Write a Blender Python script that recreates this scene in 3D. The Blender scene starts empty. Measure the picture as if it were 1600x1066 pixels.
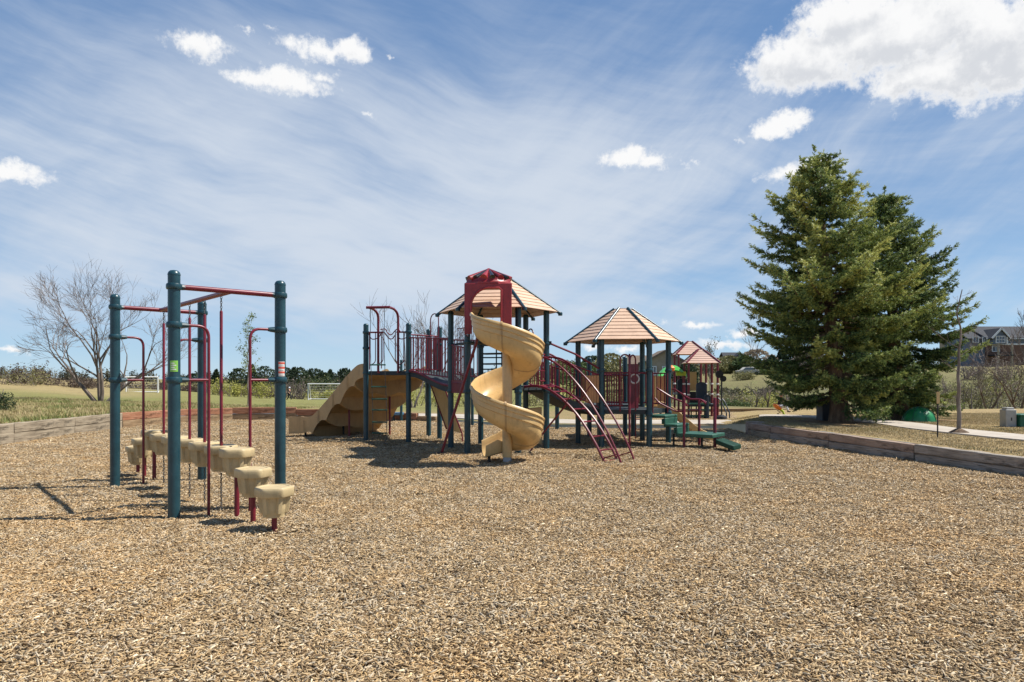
SUN_E = 4.6; SKY_S = 0.10; EXPO = 0.65; SKY_TINT = (.92, 1.0, 1.06)
import bpy, bmesh, math, random
import numpy as np
from mathutils import Vector, Matrix, noise
from mathutils.geometry import delaunay_2d_cdt
PI = math.pi
C = bpy.context.scene.collection
rad = math.radians
FPX = 1067.0; CX = 800.0; HZ = 594.0; EYE = 1.5
def at(px, py, Y):
    return Vector(((px-CX)*Y/FPX, Y, EYE-(py-HZ)*Y/FPX))

# ------------------------------------------------------------------ node helpers
class NT:
    def __init__(s, tree): s.t = tree; s.n = tree.nodes; s.l = tree.links
    def new(s, typ, ins=None, **props):
        nd = s.n.new(typ)
        for k, v in props.items(): setattr(nd, k, v)
        for k, v in (ins or {}).items():
            sock = nd.inputs[k]
            if isinstance(v, bpy.types.NodeSocket): s.l.new(v, sock)
            else: sock.default_value = v
        return nd
    def m(s, op, a, b=0.0, c=0.0, clamp=False):
        nd = s.new('ShaderNodeMath', {0: a, 1: b, 2: c}, operation=op); nd.use_clamp = clamp
        return nd.outputs[0]
    def vm(s, op, a, b=(0, 0, 0)):
        nd = s.new('ShaderNodeVectorMath', {0: a, 1: b}, operation=op)
        return nd.outputs['Value'] if op in ('LENGTH', 'DOT_PRODUCT') else nd.outputs['Vector']
    def mix(s, fac, a, b, mode='MIX'):
        nd = s.n.new('ShaderNodeMix'); nd.data_type = 'RGBA'; nd.blend_type = mode
        for i, v in ((0, fac), (6, a), (7, b)):
            if isinstance(v, bpy.types.NodeSocket): s.l.new(v, nd.inputs[i])
            else: nd.inputs[i].default_value = v
        return nd.outputs[2]
    def ramp(s, fac, stops, interp='LINEAR'):
        nd = s.n.new('ShaderNodeValToRGB'); s.l.new(fac, nd.inputs[0]); r = nd.color_ramp; r.interpolation = interp
        while len(r.elements) < len(stops): r.elements.new(0.5)
        for e, (p, c) in zip(r.elements, stops):
            e.position = p; e.color = c if len(c) == 4 else (*c, 1)
        return nd.outputs[0]
    def smooth(s, x, a, b):
        nd = s.new('ShaderNodeMapRange', {0: x, 1: a, 2: b, 3: 0.0, 4: 1.0}, interpolation_type='SMOOTHSTEP')
        return nd.outputs[0]
    def noise(s, vec, scale, detail=4, rough=0.55, dist=0.0):
        nd = s.new('ShaderNodeTexNoise', {'Scale': scale, 'Detail': detail, 'Roughness': rough, 'Distortion': dist})
        if vec is not None: s.l.new(vec, nd.inputs['Vector'])
        return nd.outputs['Fac']
    def rs(s, vec, rot, scale, loc=(0, 0, 0)):
        return s.mapping(s.mapping(vec, (1, 1, 1), (0, 0, rot)), scale, (0, 0, 0), loc)
    def mapping(s, vec, scale=(1, 1, 1), rot=(0, 0, 0), loc=(0, 0, 0)):
        return s.new('ShaderNodeMapping', {0: vec, 1: loc, 2: rot, 3: scale}).outputs[0]

def c4(c): return (c[0], c[1], c[2], 1.0)
def new_mat(name):
    m = bpy.data.materials.new(name); m.use_nodes = True
    nt = NT(m.node_tree); nt.n.clear()
    out = nt.n.new('ShaderNodeOutputMaterial'); b = nt.n.new('ShaderNodeBsdfPrincipled')
    nt.l.new(b.outputs[0], out.inputs[0])
    return m, nt, b, out
def objc(nt): return nt.n.new('ShaderNodeTexCoord').outputs['Object']
def posn(nt): return nt.n.new('ShaderNodeNewGeometry').outputs['Position']

def mat_paint(name, col, rough=0.38, var=0.25, wear=None, bump=0.0, scale=5.0, spec=0.5, grime=0.0):
    """painted metal or moulded plastic: uneven fading, faint scuffs, dusty film"""
    m, nt, b, out = new_mat(name); p = posn(nt)
    n1 = nt.noise(p, scale, 5, 0.6); n2 = nt.noise(p, scale*9, 4, 0.65)
    f = nt.m('ADD', nt.m('MULTIPLY', n1, 0.7), nt.m('MULTIPLY', n2, 0.3))
    lo = tuple(x*(1-var) for x in col); hi = tuple(min(1, x*(1+var)+0.008) for x in col)
    cc = nt.ramp(f, [(0.3, lo), (0.7, hi)])
    if wear:
        w = nt.smooth(nt.noise(p, scale*2.3, 8, 0.7), 0.60, 0.72)
        cc = nt.mix(nt.m('MULTIPLY', w, 0.55), cc, c4(wear))
    if grime:      # dust and run-off streaks, scuffs
        st = nt.smooth(nt.noise(nt.mapping(p, (9, 9, .9)), 1.6, 7, .66), .52, .74); sc_ = nt.smooth(nt.noise(p, 1.4, 9, .74), .54, .66)
        cc = nt.mix(nt.m('MULTIPLY', nt.m('MAXIMUM', st, sc_), grime), cc, c4(tuple(x*k for x, k in zip(col, (.50, .46, .46)))))
    nt.l.new(cc, b.inputs['Base Color'])
    nt.l.new(nt.m('ADD', rough-0.08, nt.m('MULTIPLY', n2, 0.2)), b.inputs['Roughness'])
    b.inputs['Specular IOR Level'].default_value = spec
    if bump:
        bp = nt.new('ShaderNodeBump', {'Strength': bump, 'Distance': 0.01, 'Height': n2}); nt.l.new(bp.outputs[0], b.inputs['Normal'])
    return m
M = {}
M['teal'] = mat_paint('teal_enamel', (0.010, 0.050, 0.066), 0.30, 0.32, (0.055, 0.115, 0.12))
M['maroon'] = mat_paint('maroon_enamel', (0.155, 0.008, 0.021), 0.34, 0.30, (0.25, 0.045, 0.055))
M['red'] = mat_paint('red_plastic', (0.26, 0.016, 0.020), 0.34, 0.22)
M['tan'] = mat_paint('tan_plastic', (0.60, 0.40, 0.170), 0.36, 0.13, (0.66, 0.52, 0.33), scale=3.0, grime=.45)
M['tan_aged'] = mat_paint('aged_tan_plastic', (0.42, 0.265, 0.112), 0.42, 0.16, (0.55, 0.42, 0.25), scale=3.0, grime=.5)
M['pod'] = mat_paint('pod_plastic', (0.50, 0.385, 0.205), 0.5, 0.16, (0.60, 0.50, 0.34), bump=0.15, scale=6, grime=.5)
M['roof'] = mat_paint('roof_plastic', (0.60, 0.405, 0.275), 0.5, 0.12, (0.66, 0.48, 0.36), scale=2.5, grime=.28)
M['roof2'] = mat_paint('roof_plastic_dusty', (0.56, 0.36, 0.27), 0.55, 0.12, scale=2.5)
M['deck'] = mat_paint('deck_coating', (0.020, 0.030, 0.034), 0.6, 0.3)
M['step'] = mat_paint('green_step_plastic', (0.014, 0.085, 0.055), 0.5, 0.3, (0.05, 0.15, 0.11), bump=0.2)
M['chain'] = mat_paint('chain_steel', (0.05, 0.05, 0.05), 0.45, 0.3)
M['bluepanel'] = mat_paint('dark_blue_plastic', (0.012, 0.025, 0.045), 0.45, 0.25)
M['orange'] = mat_paint('orange_plastic', (0.75, 0.20, 0.03), 0.4, 0.15)
M['woodpanel'] = mat_paint('orange_tan_panel', (0.48, 0.23, 0.085), 0.5, 0.2)
M['green'] = mat_paint('bright_green_plastic', (0.06, 0.42, 0.07), 0.4, 0.2)
M['tarp'] = mat_paint('green_tarp', (0.012, 0.20, 0.062), 0.32, 0.3)
M['lime'] = mat_paint('lime_plastic', (0.45, 0.55, 0.05), 0.45, 0.2)
M['cyan'] = mat_paint('blue_bench_plastic', (0.10, 0.22, 0.34), 0.45, 0.15)
M['glass_dark'] = mat_paint('dark_bubble', (0.012, 0.014, 0.016), 0.15, 0.2)
M['white'] = mat_paint('white_paint', (0.72, 0.72, 0.70), 0.5, 0.1)
M['zinc'] = mat_paint('galvanised_steel', (0.40, 0.41, 0.42), 0.45, 0.2)
M['dark'] = mat_paint('black_metal', (0.015, 0.015, 0.016), 0.5, 0.3)
M['boxgrey'] = mat_paint('grey_cabinet', (0.36, 0.35, 0.32), 0.55, 0.15)
M['boxgreen'] = mat_paint('green_cabinet', (0.012, 0.11, 0.065), 0.5, 0.2)
M['boxdark'] = mat_paint('dark_cabinet', (0.03, 0.036, 0.045), 0.6, 0.2)
M['skin'] = mat_paint('skin', (0.48, 0.26, 0.17), 0.55, 0.1)
M['hair'] = mat_paint('hair', (0.10, 0.055, 0.03), 0.6, 0.3)
M['blackcloth'] = mat_paint('black_cloth', (0.014, 0.014, 0.018), 0.85, 0.3)
M['whitecloth'] = mat_paint('white_cloth', (0.62, 0.64, 0.70), 0.85, 0.1)
M['limesticker'] = mat_paint('green_sticker', (0.22, 0.50, 0.08), 0.4, 0.1)
M['redsticker'] = mat_paint('red_sticker', (0.62, 0.09, 0.05), 0.4, 0.1)
M['whitesticker'] = mat_paint('white_sticker', (0.72, 0.70, 0.66), 0.4, 0.1)
M['greysticker'] = mat_paint('grey_print', (0.30, 0.28, 0.26), 0.5, 0.1)

def mat_noise(name, stops, scale, rough=0.9, detail=6, stretch=(1, 1, 1), coords='pos', bump=0.3, bscale=None, bdist=0.02):
    m, nt, b, out = new_mat(name)
    p = posn(nt) if coords == 'pos' else objc(nt)
    q = nt.mapping(p, stretch)
    n = nt.noise(q, scale, detail, 0.62)
    nt.l.new(nt.ramp(n, stops), b.inputs['Base Color'])
    b.inputs['Roughness'].default_value = rough; b.inputs['Specular IOR Level'].default_value = 0.25
    if bump:
        n2 = nt.noise(q, bscale or scale*3, 6, 0.7)
        bp = nt.new('ShaderNodeBump', {'Strength': bump, 'Distance': bdist, 'Height': n2}); nt.l.new(bp.outputs[0], b.inputs['Normal'])
    return m
M['bark_spruce'] = mat_noise('spruce_bark', [(0.3, (0.06, 0.04, 0.028)), (0.5, (0.16, 0.105, 0.065)), (0.7, (0.30, 0.21, 0.13))], 6, stretch=(1, 1, .3), bump=.8, bdist=.04)
M['bark_grey'] = mat_noise('grey_bark', [(0.3, (0.07, 0.055, 0.045)), (0.5, (0.17, 0.135, 0.11)), (0.7, (0.30, 0.25, 0.21))], 5, stretch=(1, 1, .35), bump=.6)
M['twig'] = mat_noise('twig_bark', [(0.3, (0.12, 0.09, 0.075)), (0.7, (0.26, 0.21, 0.18))], 2, bump=0)
M['concrete'] = mat_noise('concrete', [(0.3, (0.33, 0.285, 0.235)), (0.5, (0.41, 0.36, 0.30)), (0.7, (0.48, 0.43, 0.365))], 1.5, bump=.15, bscale=30)
M['siding'] = mat_noise('grey_siding', [(0.3, (0.13, 0.16, 0.20)), (0.7, (0.165, 0.20, 0.245))], .6, stretch=(.2, .2, 6), bump=.1)
M['brick'] = mat_noise('red_brick', [(0.3, (0.13, 0.075, 0.055)), (0.5, (0.17, 0.10, 0.075)), (0.7, (0.21, 0.13, 0.10))], 4, stretch=(1, 1, 2.5), bump=.2)
M['shingle'] = mat_noise('dark_shingle', [(0.3, (0.035, 0.038, 0.045)), (0.7, (0.075, 0.078, 0.085))], 3, stretch=(1, 1, 3), bump=.3)
M['brownshingle'] = mat_noise('brown_shingle', [(0.3, (0.13, 0.10, 0.075)), (0.7, (0.22, 0.17, 0.13))], 3, stretch=(1, 1, 3), bump=.3)
M['stucco'] = mat_noise('tan_stucco', [(0.3, (0.30, 0.25, 0.18)), (0.7, (0.40, 0.33, 0.25))], 1.2, bump=.1)
M['pane'] = mat_paint('window_glass', (0.10, 0.13, 0.17), 0.12, 0.3)

def mat_timber(name, dark, mid, light, moss=0.0):
    m, nt, b, out = new_mat(name); p = objc(nt)
    q = nt.mapping(p, (0.5, 7, 7))
    n = nt.noise(q, 3.0, 8, 0.7, 0.6); blot = nt.noise(p, 1.6, 6, 0.65)
    fine = nt.noise(nt.mapping(p, (1.5, 40, 40)), 2.0, 4, 0.6)
    f = nt.m('ADD', nt.m('MULTIPLY', n, 0.6), nt.m('ADD', nt.m('MULTIPLY', blot, 0.3), nt.m('MULTIPLY', fine, 0.15)))
    cc = nt.ramp(f, [(0.34, dark), (0.5, mid), (0.68, light)])
    stain = nt.smooth(nt.noise(nt.mapping(p, (.6, 1.6, 2.2), (0, 0, 0), (0, 0, 0)), 1.3, 9, 0.74), 0.52, 0.62)
    split = nt.smooth(nt.noise(nt.mapping(p, (.35, 9, 9)), 1.7, 7, .7), .60, .66)
    cc = nt.mix(nt.m('MULTIPLY', nt.m('MAXIMUM', stain, split), 0.80), cc, c4(tuple(x*.24 for x in mid)))
    nt.l.new(cc, b.inputs['Base Color']); b.inputs['Roughness'].default_value = 0.9; b.inputs['Specular IOR Level'].default_value = 0.2
    bp = nt.new('ShaderNodeBump', {'Strength': 0.8, 'Distance': 0.02, 'Height': nt.m('ADD', n, nt.m('MULTIPLY', fine, .5))}); nt.l.new(bp.outputs[0], b.inputs['Normal'])
    return m
M['timber_grey'] = mat_timber('weathered_timber', (0.10, 0.075, 0.05), (0.27, 0.22, 0.155), (0.44, 0.37, 0.27))
M['timber_red'] = mat_timber('reddish_timber', (0.15, 0.06, 0.032), (0.33, 0.15, 0.085), (0.42, 0.24, 0.15))
M['timber_brown'] = mat_timber('brown_timber', (0.11, 0.075, 0.045), (0.27, 0.18, 0.10), (0.40, 0.29, 0.18))
M['timber_ash'] = mat_timber('silver_grey_timber', (0.08, 0.068, 0.055), (0.30, 0.26, 0.215), (0.48, 0.43, 0.37))
M['timber_pink'] = mat_timber('pinkish_timber', (0.14, 0.09, 0.07), (0.34, 0.25, 0.19), (0.46, 0.36, 0.29))

def mat_leaf(name, attr='lcol', transl=0.25, rough=0.6):
    m, nt, b, out = new_mat(name)
    a = nt.new('ShaderNodeAttribute', attribute_name=attr)
    nt.l.new(a.outputs['Color'], b.inputs['Base Color']); b.inputs['Roughness'].default_value = rough; b.inputs['Specular IOR Level'].default_value = 0.25
    if transl:
        tr = nt.new('ShaderNodeBsdfTranslucent', {'Color': a.outputs['Color']})
        mx = nt.new('ShaderNodeMixShader', {0: transl, 1: b.outputs[0], 2: tr.outputs[0]}); nt.l.new(mx.outputs[0], out.inputs[0])
    return m
M['leaf'] = mat_leaf('leaf_mass'); M['needle'] = mat_leaf('spruce_needles', transl=0.18, rough=.5)
M['blade'] = mat_leaf('grass_blades', transl=0.2)

# ------------------------------------------------------------------ mesh helpers
def frame(d):
    d = d.normalized(); up = Vector((0, 0, 1)) if abs(d.z) < 0.95 else Vector((1, 0, 0))
    a = d.cross(up).normalized(); return a, a.cross(d).normalized()
def crv(pts, n=6, closed=False):
    P = [Vector(p) for p in pts]; out = []; k = len(P)
    for i in range(k if closed else k-1):
        if closed: p0, p1, p2, p3 = P[i-1], P[i], P[(i+1) % k], P[(i+2) % k]
        else: p0, p1, p2, p3 = P[max(i-1, 0)], P[i], P[i+1], P[min(i+2, k-1)]
        for j in range(n):
            t = j/n; t2 = t*t; t3 = t2*t
            out.append(0.5*((2*p1)+(p2-p0)*t+(2*p0-5*p1+4*p2-p3)*t2+(3*p1-p0-3*p2+p3)*t3))
    if not closed: out.append(P[-1].copy())
    return out
def fillet(pts, r, n=5):
    """polyline with rounded corners (bent tube)"""
    P = [Vector(p) for p in pts]; out = [P[0]]
    for i in range(1, len(P)-1):
        a = (P[i-1]-P[i]); b = (P[i+1]-P[i]); rr = min(r, a.length*.49, b.length*.49)
        A = P[i]+a.normalized()*rr; B = P[i]+b.normalized()*rr
        for j in range(n+1):
            t = j/n; out.append(A*(1-t)**2+P[i]*2*t*(1-t)+B*t*t)
    out.append(P[-1]); return out
class MB:
    def __init__(s): s.v = []; s.f = []; s.s = []
    def add(s, vs, fs, smooth=False):
        o = len(s.v); s.v += [tuple(v) for v in vs]; s.f += [tuple(i+o for i in f) for f in fs]; s.s += [smooth]*len(fs); return s
    def tube(s, pts, r, n=8, caps=True, closed=False):
        P = [Vector(p) for p in pts]; k = len(P); R = r if isinstance(r, (list, tuple)) else [r]*k
        vs = []; a = None
        for i in range(k):
            if closed: d = P[(i+1) % k]-P[i-1]
            else: d = P[min(i+1, k-1)]-P[max(i-1, 0)]
            if d.length < 1e-9: d = Vector((0, 0, 1))
            d.normalize()
            if a is None: a, b = frame(d)
            else:
                a = a-d*a.dot(d)
                if a.length < 1e-6: a, b = frame(d)
                a.normalize(); b = a.cross(d)
            for j in range(n):
                t = 2*PI*j/n; vs.append(P[i]+(a*math.cos(t)+b*math.sin(t))*R[i])
        fs = []
        for i in range(k if closed else k-1):
            i2 = (i+1) % k
            for j in range(n): fs.append((i*n+j, i*n+(j+1) % n, i2*n+(j+1) % n, i2*n+j))
        s.add(vs, fs, True)
        if caps and not closed:
            o = len(s.v)-k*n
            s.f += [tuple(o+j for j in reversed(range(n))), tuple(o+(k-1)*n+j for j in range(n))]; s.s += [False, False]
        return s
    def bar(s, a, b, r, n=8): return s.tube([a, b], r, n)
    def box(s, c, size, rz=0.0, M4=None):
        x, y, z = (q/2 for q in size); vs = [Vector((sx*x, sy*y, sz*z)) for sx in (-1, 1) for sy in (-1, 1) for sz in (-1, 1)]
        R = M4 if M4 else Matrix.Rotation(rz, 4, 'Z'); c = Vector(c)
        return s.add([c+(R @ v) for v in vs], [(0, 1, 3, 2), (4, 6, 7, 5), (0, 4, 5, 1), (2, 3, 7, 6), (0, 2, 6, 4), (1, 5, 7, 3)])
    def beam(s, a, b, w, h):
        a = Vector(a); b = Vector(b); d = (b-a).normalized(); e1 = d.cross(Vector((0, 0, 1))).normalized() if abs(d.z) < .98 else Vector((1, 0, 0)); e2 = e1.cross(d)
        vs = [p+e1*(i*w/2)+e2*(j*h/2) for p in (a, b) for i in (-1, 1) for j in (-1, 1)]
        return s.add(vs, [(0, 2, 3, 1), (4, 5, 7, 6), (0, 4, 6, 2), (1, 3, 7, 5), (0, 1, 5, 4), (2, 6, 7, 3)])
    def prism(s, poly, z0, z1):
        k = len(poly); z0 = z0 if isinstance(z0, (list, tuple)) else [z0]*k; z1 = z1 if isinstance(z1, (list, tuple)) else [z1]*k
        vs = [(p[0], p[1], z0[i]) for i, p in enumerate(poly)]+[(p[0], p[1], z1[i]) for i, p in enumerate(poly)]
        fs = [tuple(reversed(range(k))), tuple(range(k, 2*k))]+[(i, (i+1) % k, k+(i+1) % k, k+i) for i in range(k)]
        return s.add(vs, fs)
    def plate(s, pts, thick):
        """planar polygon given in 3D, thickened along its normal"""
        P = [Vector(p) for p in pts]; k = len(P); n = Vector((0, 0, 0))
        for i in range(k): n += P[i].cross(P[(i+1) % k])
        n.normalize(); vs = [p+n*thick/2 for p in P]+[p-n*thick/2 for p in P]
        fs = [tuple(range(k)), tuple(reversed(range(k, 2*k)))]+[(i, k+i, k+(i+1) % k, (i+1) % k) for i in range(k)]
        return s.add(vs, fs)
    def lathe(s, prof, c, n=16, smooth=True, cap=True):
        c = Vector(c); k = len(prof); vs = [c+Vector((r*math.cos(2*PI*j/n), r*math.sin(2*PI*j/n), z)) for r, z in prof for j in range(n)]
        s.add(vs, [(i*n+j, i*n+(j+1) % n, (i+1)*n+(j+1) % n, (i+1)*n+j) for i in range(k-1) for j in range(n)], smooth)
        if cap:
            o = len(s.v)-k*n; s.f += [tuple(o+j for j in reversed(range(n))), tuple(o+(k-1)*n+j for j in range(n))]; s.s += [False, False]
        return s
    def grid(s, rows, closed_u=False, smooth=True):
        k = len(rows); n = len(rows[0]); vs = [p for r in rows for p in r]
        fs = [(i*n+j, i*n+(j+1) % n, (i+1)*n+(j+1) % n, (i+1)*n+j) for i in range(k-1) for j in range(n if closed_u else n-1)]
        return s.add(vs, fs, smooth)
    def mesh(s, name, mat):
        me = bpy.data.meshes.new(name); me.from_pydata(s.v, [], s.f); me.polygons.foreach_set('use_smooth', s.s)
        bm = bmesh.new(); bm.from_mesh(me); bmesh.ops.recalc_face_normals(bm, faces=bm.faces); bm.to_mesh(me); bm.free()
        me.set_sharp_from_angle(angle=rad(42))
        if mat: me.materials.append(mat)
        return me
    def build(s, name, mat, parent=None, bevel=0, sharp=True):
        return link(name, s.mesh(name, mat), parent, bevel)
def link(name, me, parent=None, bevel=0):
    o = bpy.data.objects.new(name, me); C.objects.link(o)
    if parent:
        o.parent = parent
        if parent.type == 'EMPTY': o.matrix_parent_inverse = Matrix.Translation(-Vector(parent.location))
    if bevel:
        b = o.modifiers.new('edge', 'BEVEL'); b.width = bevel; b.segments = 2; b.limit_method = 'ANGLE'; b.angle_limit = rad(40)
    return o
def np_mesh(name, V, F, mat, col=None, smooth=False, attr='lcol'):
    """V (n,3), F (m,k) arrays; col (n,3) point colours"""
    V = np.asarray(V, np.float32); F = np.asarray(F, np.int32); me = bpy.data.meshes.new(name); k = F.shape[1]
    me.vertices.add(len(V)); me.vertices.foreach_set('co', V.ravel())
    me.loops.add(F.size); me.loops.foreach_set('vertex_index', F.ravel())
    me.polygons.add(len(F)); me.polygons.foreach_set('loop_start', np.arange(0, F.size, k, dtype=np.int32))
    try: me.polygons.foreach_set('loop_total', np.full(len(F), k, np.int32))
    except Exception: pass
    me.update(calc_edges=True)
    if smooth: me.polygons.foreach_set('use_smooth', np.ones(len(F), bool))
    if col is not None:
        a = me.color_attributes.new(attr, 'FLOAT_COLOR', 'POINT'); cc = np.ones((len(V), 4), np.float32); cc[:, :3] = col; a.data.foreach_set('color', cc.ravel())
    if mat: me.materials.append(mat)
    return me
def tag(o, label=None, cat=None, group=None, kind=None):
    if label: o['label'] = label
    if cat: o['category'] = cat
    if group: o['group'] = group
    if kind: o['kind'] = kind
    return o
def thing(name, label, cat, loc=(0, 0, 0), group=None):
    o = bpy.data.objects.new(name, None); C.objects.link(o); o.location = loc; o.empty_display_size = .2
    return tag(o, label, cat, group)
def copy_tree(o, parent=None):
    c = o.copy(); C.objects.link(c)
    if parent: c.parent = parent; c.matrix_parent_inverse = o.matrix_parent_inverse.copy()
    for ch in [x for x in bpy.data.objects if x.parent == o]: copy_tree(ch, c)
    return c
def struct(o): o['kind'] = 'structure'; return o
# ------------------------------------------------------------------ terrain
def P2(px, Y): return ((px-CX)*Y/FPX, Y)
CHIP = [(-12.0, -6), (10.6, -6), (6.55, 18.4), (6.75, 21.2), (1.3, 21.4), (-.8, 22.8), (-2.6, 25.0), (-5.2, 26.1), (-8.0, 26.3), (-10.4, 25.9), (-11.7, 24.8), (-12.35, 21.3), (-12.15, 17.6), (-11.95, 13.0)]
def inside(poly, x, y):
    c = False; n = len(poly)
    for i in range(n):
        x1, y1 = poly[i]; x2, y2 = poly[i-1]
        if (y1 > y) != (y2 > y) and x < (x2-x1)*(y-y1)/(y2-y1)+x1: c = not c
    return c
def dist_poly(poly, x, y):
    best = 1e9; n = len(poly)
    for i in range(n):
        x1, y1 = poly[i-1]; x2, y2 = poly[i]; dx, dy = x2-x1, y2-y1; t = max(0, min(1, ((x-x1)*dx+(y-y1)*dy)/(dx*dx+dy*dy)))
        best = min(best, math.hypot(x-x1-t*dx, y-y1-t*dy))
    return best
_COL = [-900, 0, 200, 480, 700, 900, 1115, 1200, 1500, 1700, 2600]
_DST = [0, 14, 22, 28, 40, 60, 80, 92, 108, 130, 200, 400, 2500]
_HT = [[.42, .42, .42, .44, .5, .7, .9, 1.1, 1.4, 1.6, 2, 3, 5],
       [.42, .42, .42, .44, .50, .66, .85, 1.0, 1.25, 1.5, 2, 3, 5],
       [.42, .42, .42, .40, .20, .05, -.15, -.25, .15, .6, 1, 2, 4],
       [.3, .3, .3, .16, -.05, -.5, -1.0, -1.25, -1.5, -1.2, .4, 1.6, 4],
       [.05, .05, .05, .05, -.25, -.85, -1.3, -1.5, -1.2, -.6, 1.4, 2, 4],
       [.05, .05, .05, .05, -.15, -.75, -.9, -.4, .8, 2.0, 4, 4.4, 5],
       [.05, .05, .05, .03, -.15, -.8, -.95, -.1, 1.2, 2.6, 4.4, 4.6, 5],
       [.31, .31, .31, .22, -.2, -.9, -.7, .2, 1.4, 2.7, 4.6, 4.8, 5],
       [.31, .31, .31, .22, -.5, -1.0, -.5, .7, 2.2, 4.1, 5.5, 5.5, 6],
       [.31, .31, .31, .22, -.5, -1.0, -.3, 1.0, 2.8, 4.6, 6, 6, 6],
       [.31, .31, .31, .22, -.5, -.9, -.2, 1.2, 3.0, 5, 6.5, 6, 6]]
def _interp(xs, x):
    if x <= xs[0]: return 0, 0.0
    if x >= xs[-1]: return len(xs)-2, 1.0
    for i in range(len(xs)-1):
        if x < xs[i+1]: return i, (x-xs[i])/(xs[i+1]-xs[i])
def H(x, y):
    d = max(y, 0.5) if y > 3 else 3.0
    px = CX+FPX*x/max(d, 8.0)
    i, t = _interp(_COL, px); j, u = _interp(_DST, d); t = t*t*(3-2*t); u = u*u*(3-2*u) if j > 2 else u
    h = (_HT[i][j]*(1-t)+_HT[i+1][j]*t)*(1-u)+(_HT[i][j+1]*(1-t)+_HT[i+1][j+1]*t)*u
    amp = min(.28, .006*max(0, d-8))
    return h+amp*(noise.noise((x*.07, y*.07, 0))+.4*noise.noise((x*.3, y*.3, 3)))
HOLLOWS = [(-1.0, 12.3, .8, .07), (1.95, 12.8, .8, .07), (4.9, 14.4, .7, .06), (-5.9, 18.6, 1.3, .07), (-2.0, 6.45, .5, .05), (-6.4, 11.4, .5, .05), (-3.4, 8.0, .6, .05), (-4.2, 8.9, .7, .05), (-2.9, 15.7, .6, .06), (-1.9, 16.4, .6, .05)]
def chipz(x, y):
    h = .035*noise.noise((x*.45, y*.45, 7))+.022*noise.noise((x*1.6, y*1.6, 2))+.010*noise.noise((x*4, y*4, 5))
    for hx, hy, r, d in HOLLOWS:      # scooped out where feet land, with a low rim pushed up round it
        q = ((x-hx)**2+(y-hy)**2)/(r*r)
        if q < 6: h -= d*math.exp(-q*1.6)-.35*d*math.exp(-(math.sqrt(q)-1.45)**2*4)
    return h
def axis(lo, hi, step, far, g=1.13):
    a = [lo+i*step for i in range(int((hi-lo)/step)+1)]; s = step; x = a[-1]
    while x < far: s *= g; x += s; a.append(x)
    s = step; x = a[0]; b = []
    while x > -far: s *= g; x -= s; b.append(x)
    return b[::-1]+a
def cdt_sheet(name, pts, ring, keep_inside, zf, mat):
    verts = [Vector(p) for p in pts]; o = len(verts); n = len(ring); verts += [Vector(p) for p in ring]
    edges = [(o+i, o+(i+1) % n) for i in range(n)]
    V, E, F, *_ = delaunay_2d_cdt(verts, edges, [], 0, 1e-6)
    fs = []
    for f in F:
        c = sum((V[i] for i in f), Vector((0, 0)))/len(f)
        if inside(ring, c.x, c.y) == keep_inside: fs.append(tuple(f))
    used = sorted({i for f in fs for i in f}); mp = {k: i for i, k in enumerate(used)}
    v3 = [(V[k].x, V[k].y, zf(V[k].x, V[k].y)) for k in used]
    me = bpy.data.meshes.new(name); me.from_pydata(v3, [], [tuple(mp[i] for i in f) for f in fs])
    bm = bmesh.new(); bm.from_mesh(me); bmesh.ops.recalc_face_normals(bm, faces=bm.faces)
    if sum(f.normal.z for f in bm.faces) < 0: bmesh.ops.reverse_faces(bm, faces=bm.faces)
    bm.to_mesh(me); bm.free()
    me.polygons.foreach_set('use_smooth', [True]*len(me.polygons)); me.materials.append(mat); return me
def densify(poly, step):
    out = []; n = len(poly)
    for i in range(n):
        a = poly[i]; b = poly[(i+1) % n]; k = max(1, int(math.hypot(b[0]-a[0], b[1]-a[1])/step))
        out += [(a[0]+(b[0]-a[0])*j/k, a[1]+(b[1]-a[1])*j/k) for j in range(k)]
    return out
# ground material
def mat_ground():
    m, nt, b, out = new_mat('dry_lawn'); p = posn(nt)
    a = nt.new('ShaderNodeAttribute', attribute_name='gcol').outputs['Color']
    g = nt.new('ShaderNodeAttribute', attribute_name='gmix').outputs['Fac']
    n1 = nt.noise(p, .55, 6, .65); n2 = nt.noise(p, 4.0, 6, .7); n3 = nt.noise(p, 22.0, 4, .7)
    k = nt.m('ADD', nt.m('MULTIPLY', n1, .5), nt.m('ADD', nt.m('MULTIPLY', n2, .35), nt.m('MULTIPLY', n3, .25)))
    shade = nt.ramp(k, [(.36, (.50, .50, .50)), (.56, (1, 1, 1)), (.74, (1.45, 1.4, 1.3))])
    cc = nt.mix(1.0, a, shade, 'MULTIPLY')
    grn = nt.m('MULTIPLY', nt.smooth(nt.m('ADD', nt.m('MULTIPLY', n1, .6), nt.m('MULTIPLY', n2, .4)), .48, .60), g)
    cc = nt.mix(grn, cc, (.105, .135, .045, 1))
    nt.l.new(cc, b.inputs['Base Color']); b.inputs['Roughness'].default_value = .95; b.inputs['Specular IOR Level'].default_value = .1
    bp = nt.new('ShaderNodeBump', {'Strength': .7, 'Distance': .05, 'Height': nt.m('ADD', n2, n3)}); nt.l.new(bp.outputs[0], b.inputs['Normal'])
    return m
M['ground'] = mat_ground()
xs = axis(-34, 34, .9, 1800); ys = [y for y in axis(-8, 44, .9, 2400, 1.09) if y > -60]
ring = densify(CHIP, .6)
pts = [(x+.11*math.sin(y*3), y+.13*math.sin(x*2)) for x in xs for y in ys if dist_poly(CHIP, x, y) > .25 and not inside(CHIP, x, y)] if False else []
for x in xs:
    for y in ys:
        if -13 < x < 11.5 and -7 < y < 27:
            if inside(CHIP, x, y) or dist_poly(CHIP, x, y) < .3: continue
        pts.append((x, y))
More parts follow.
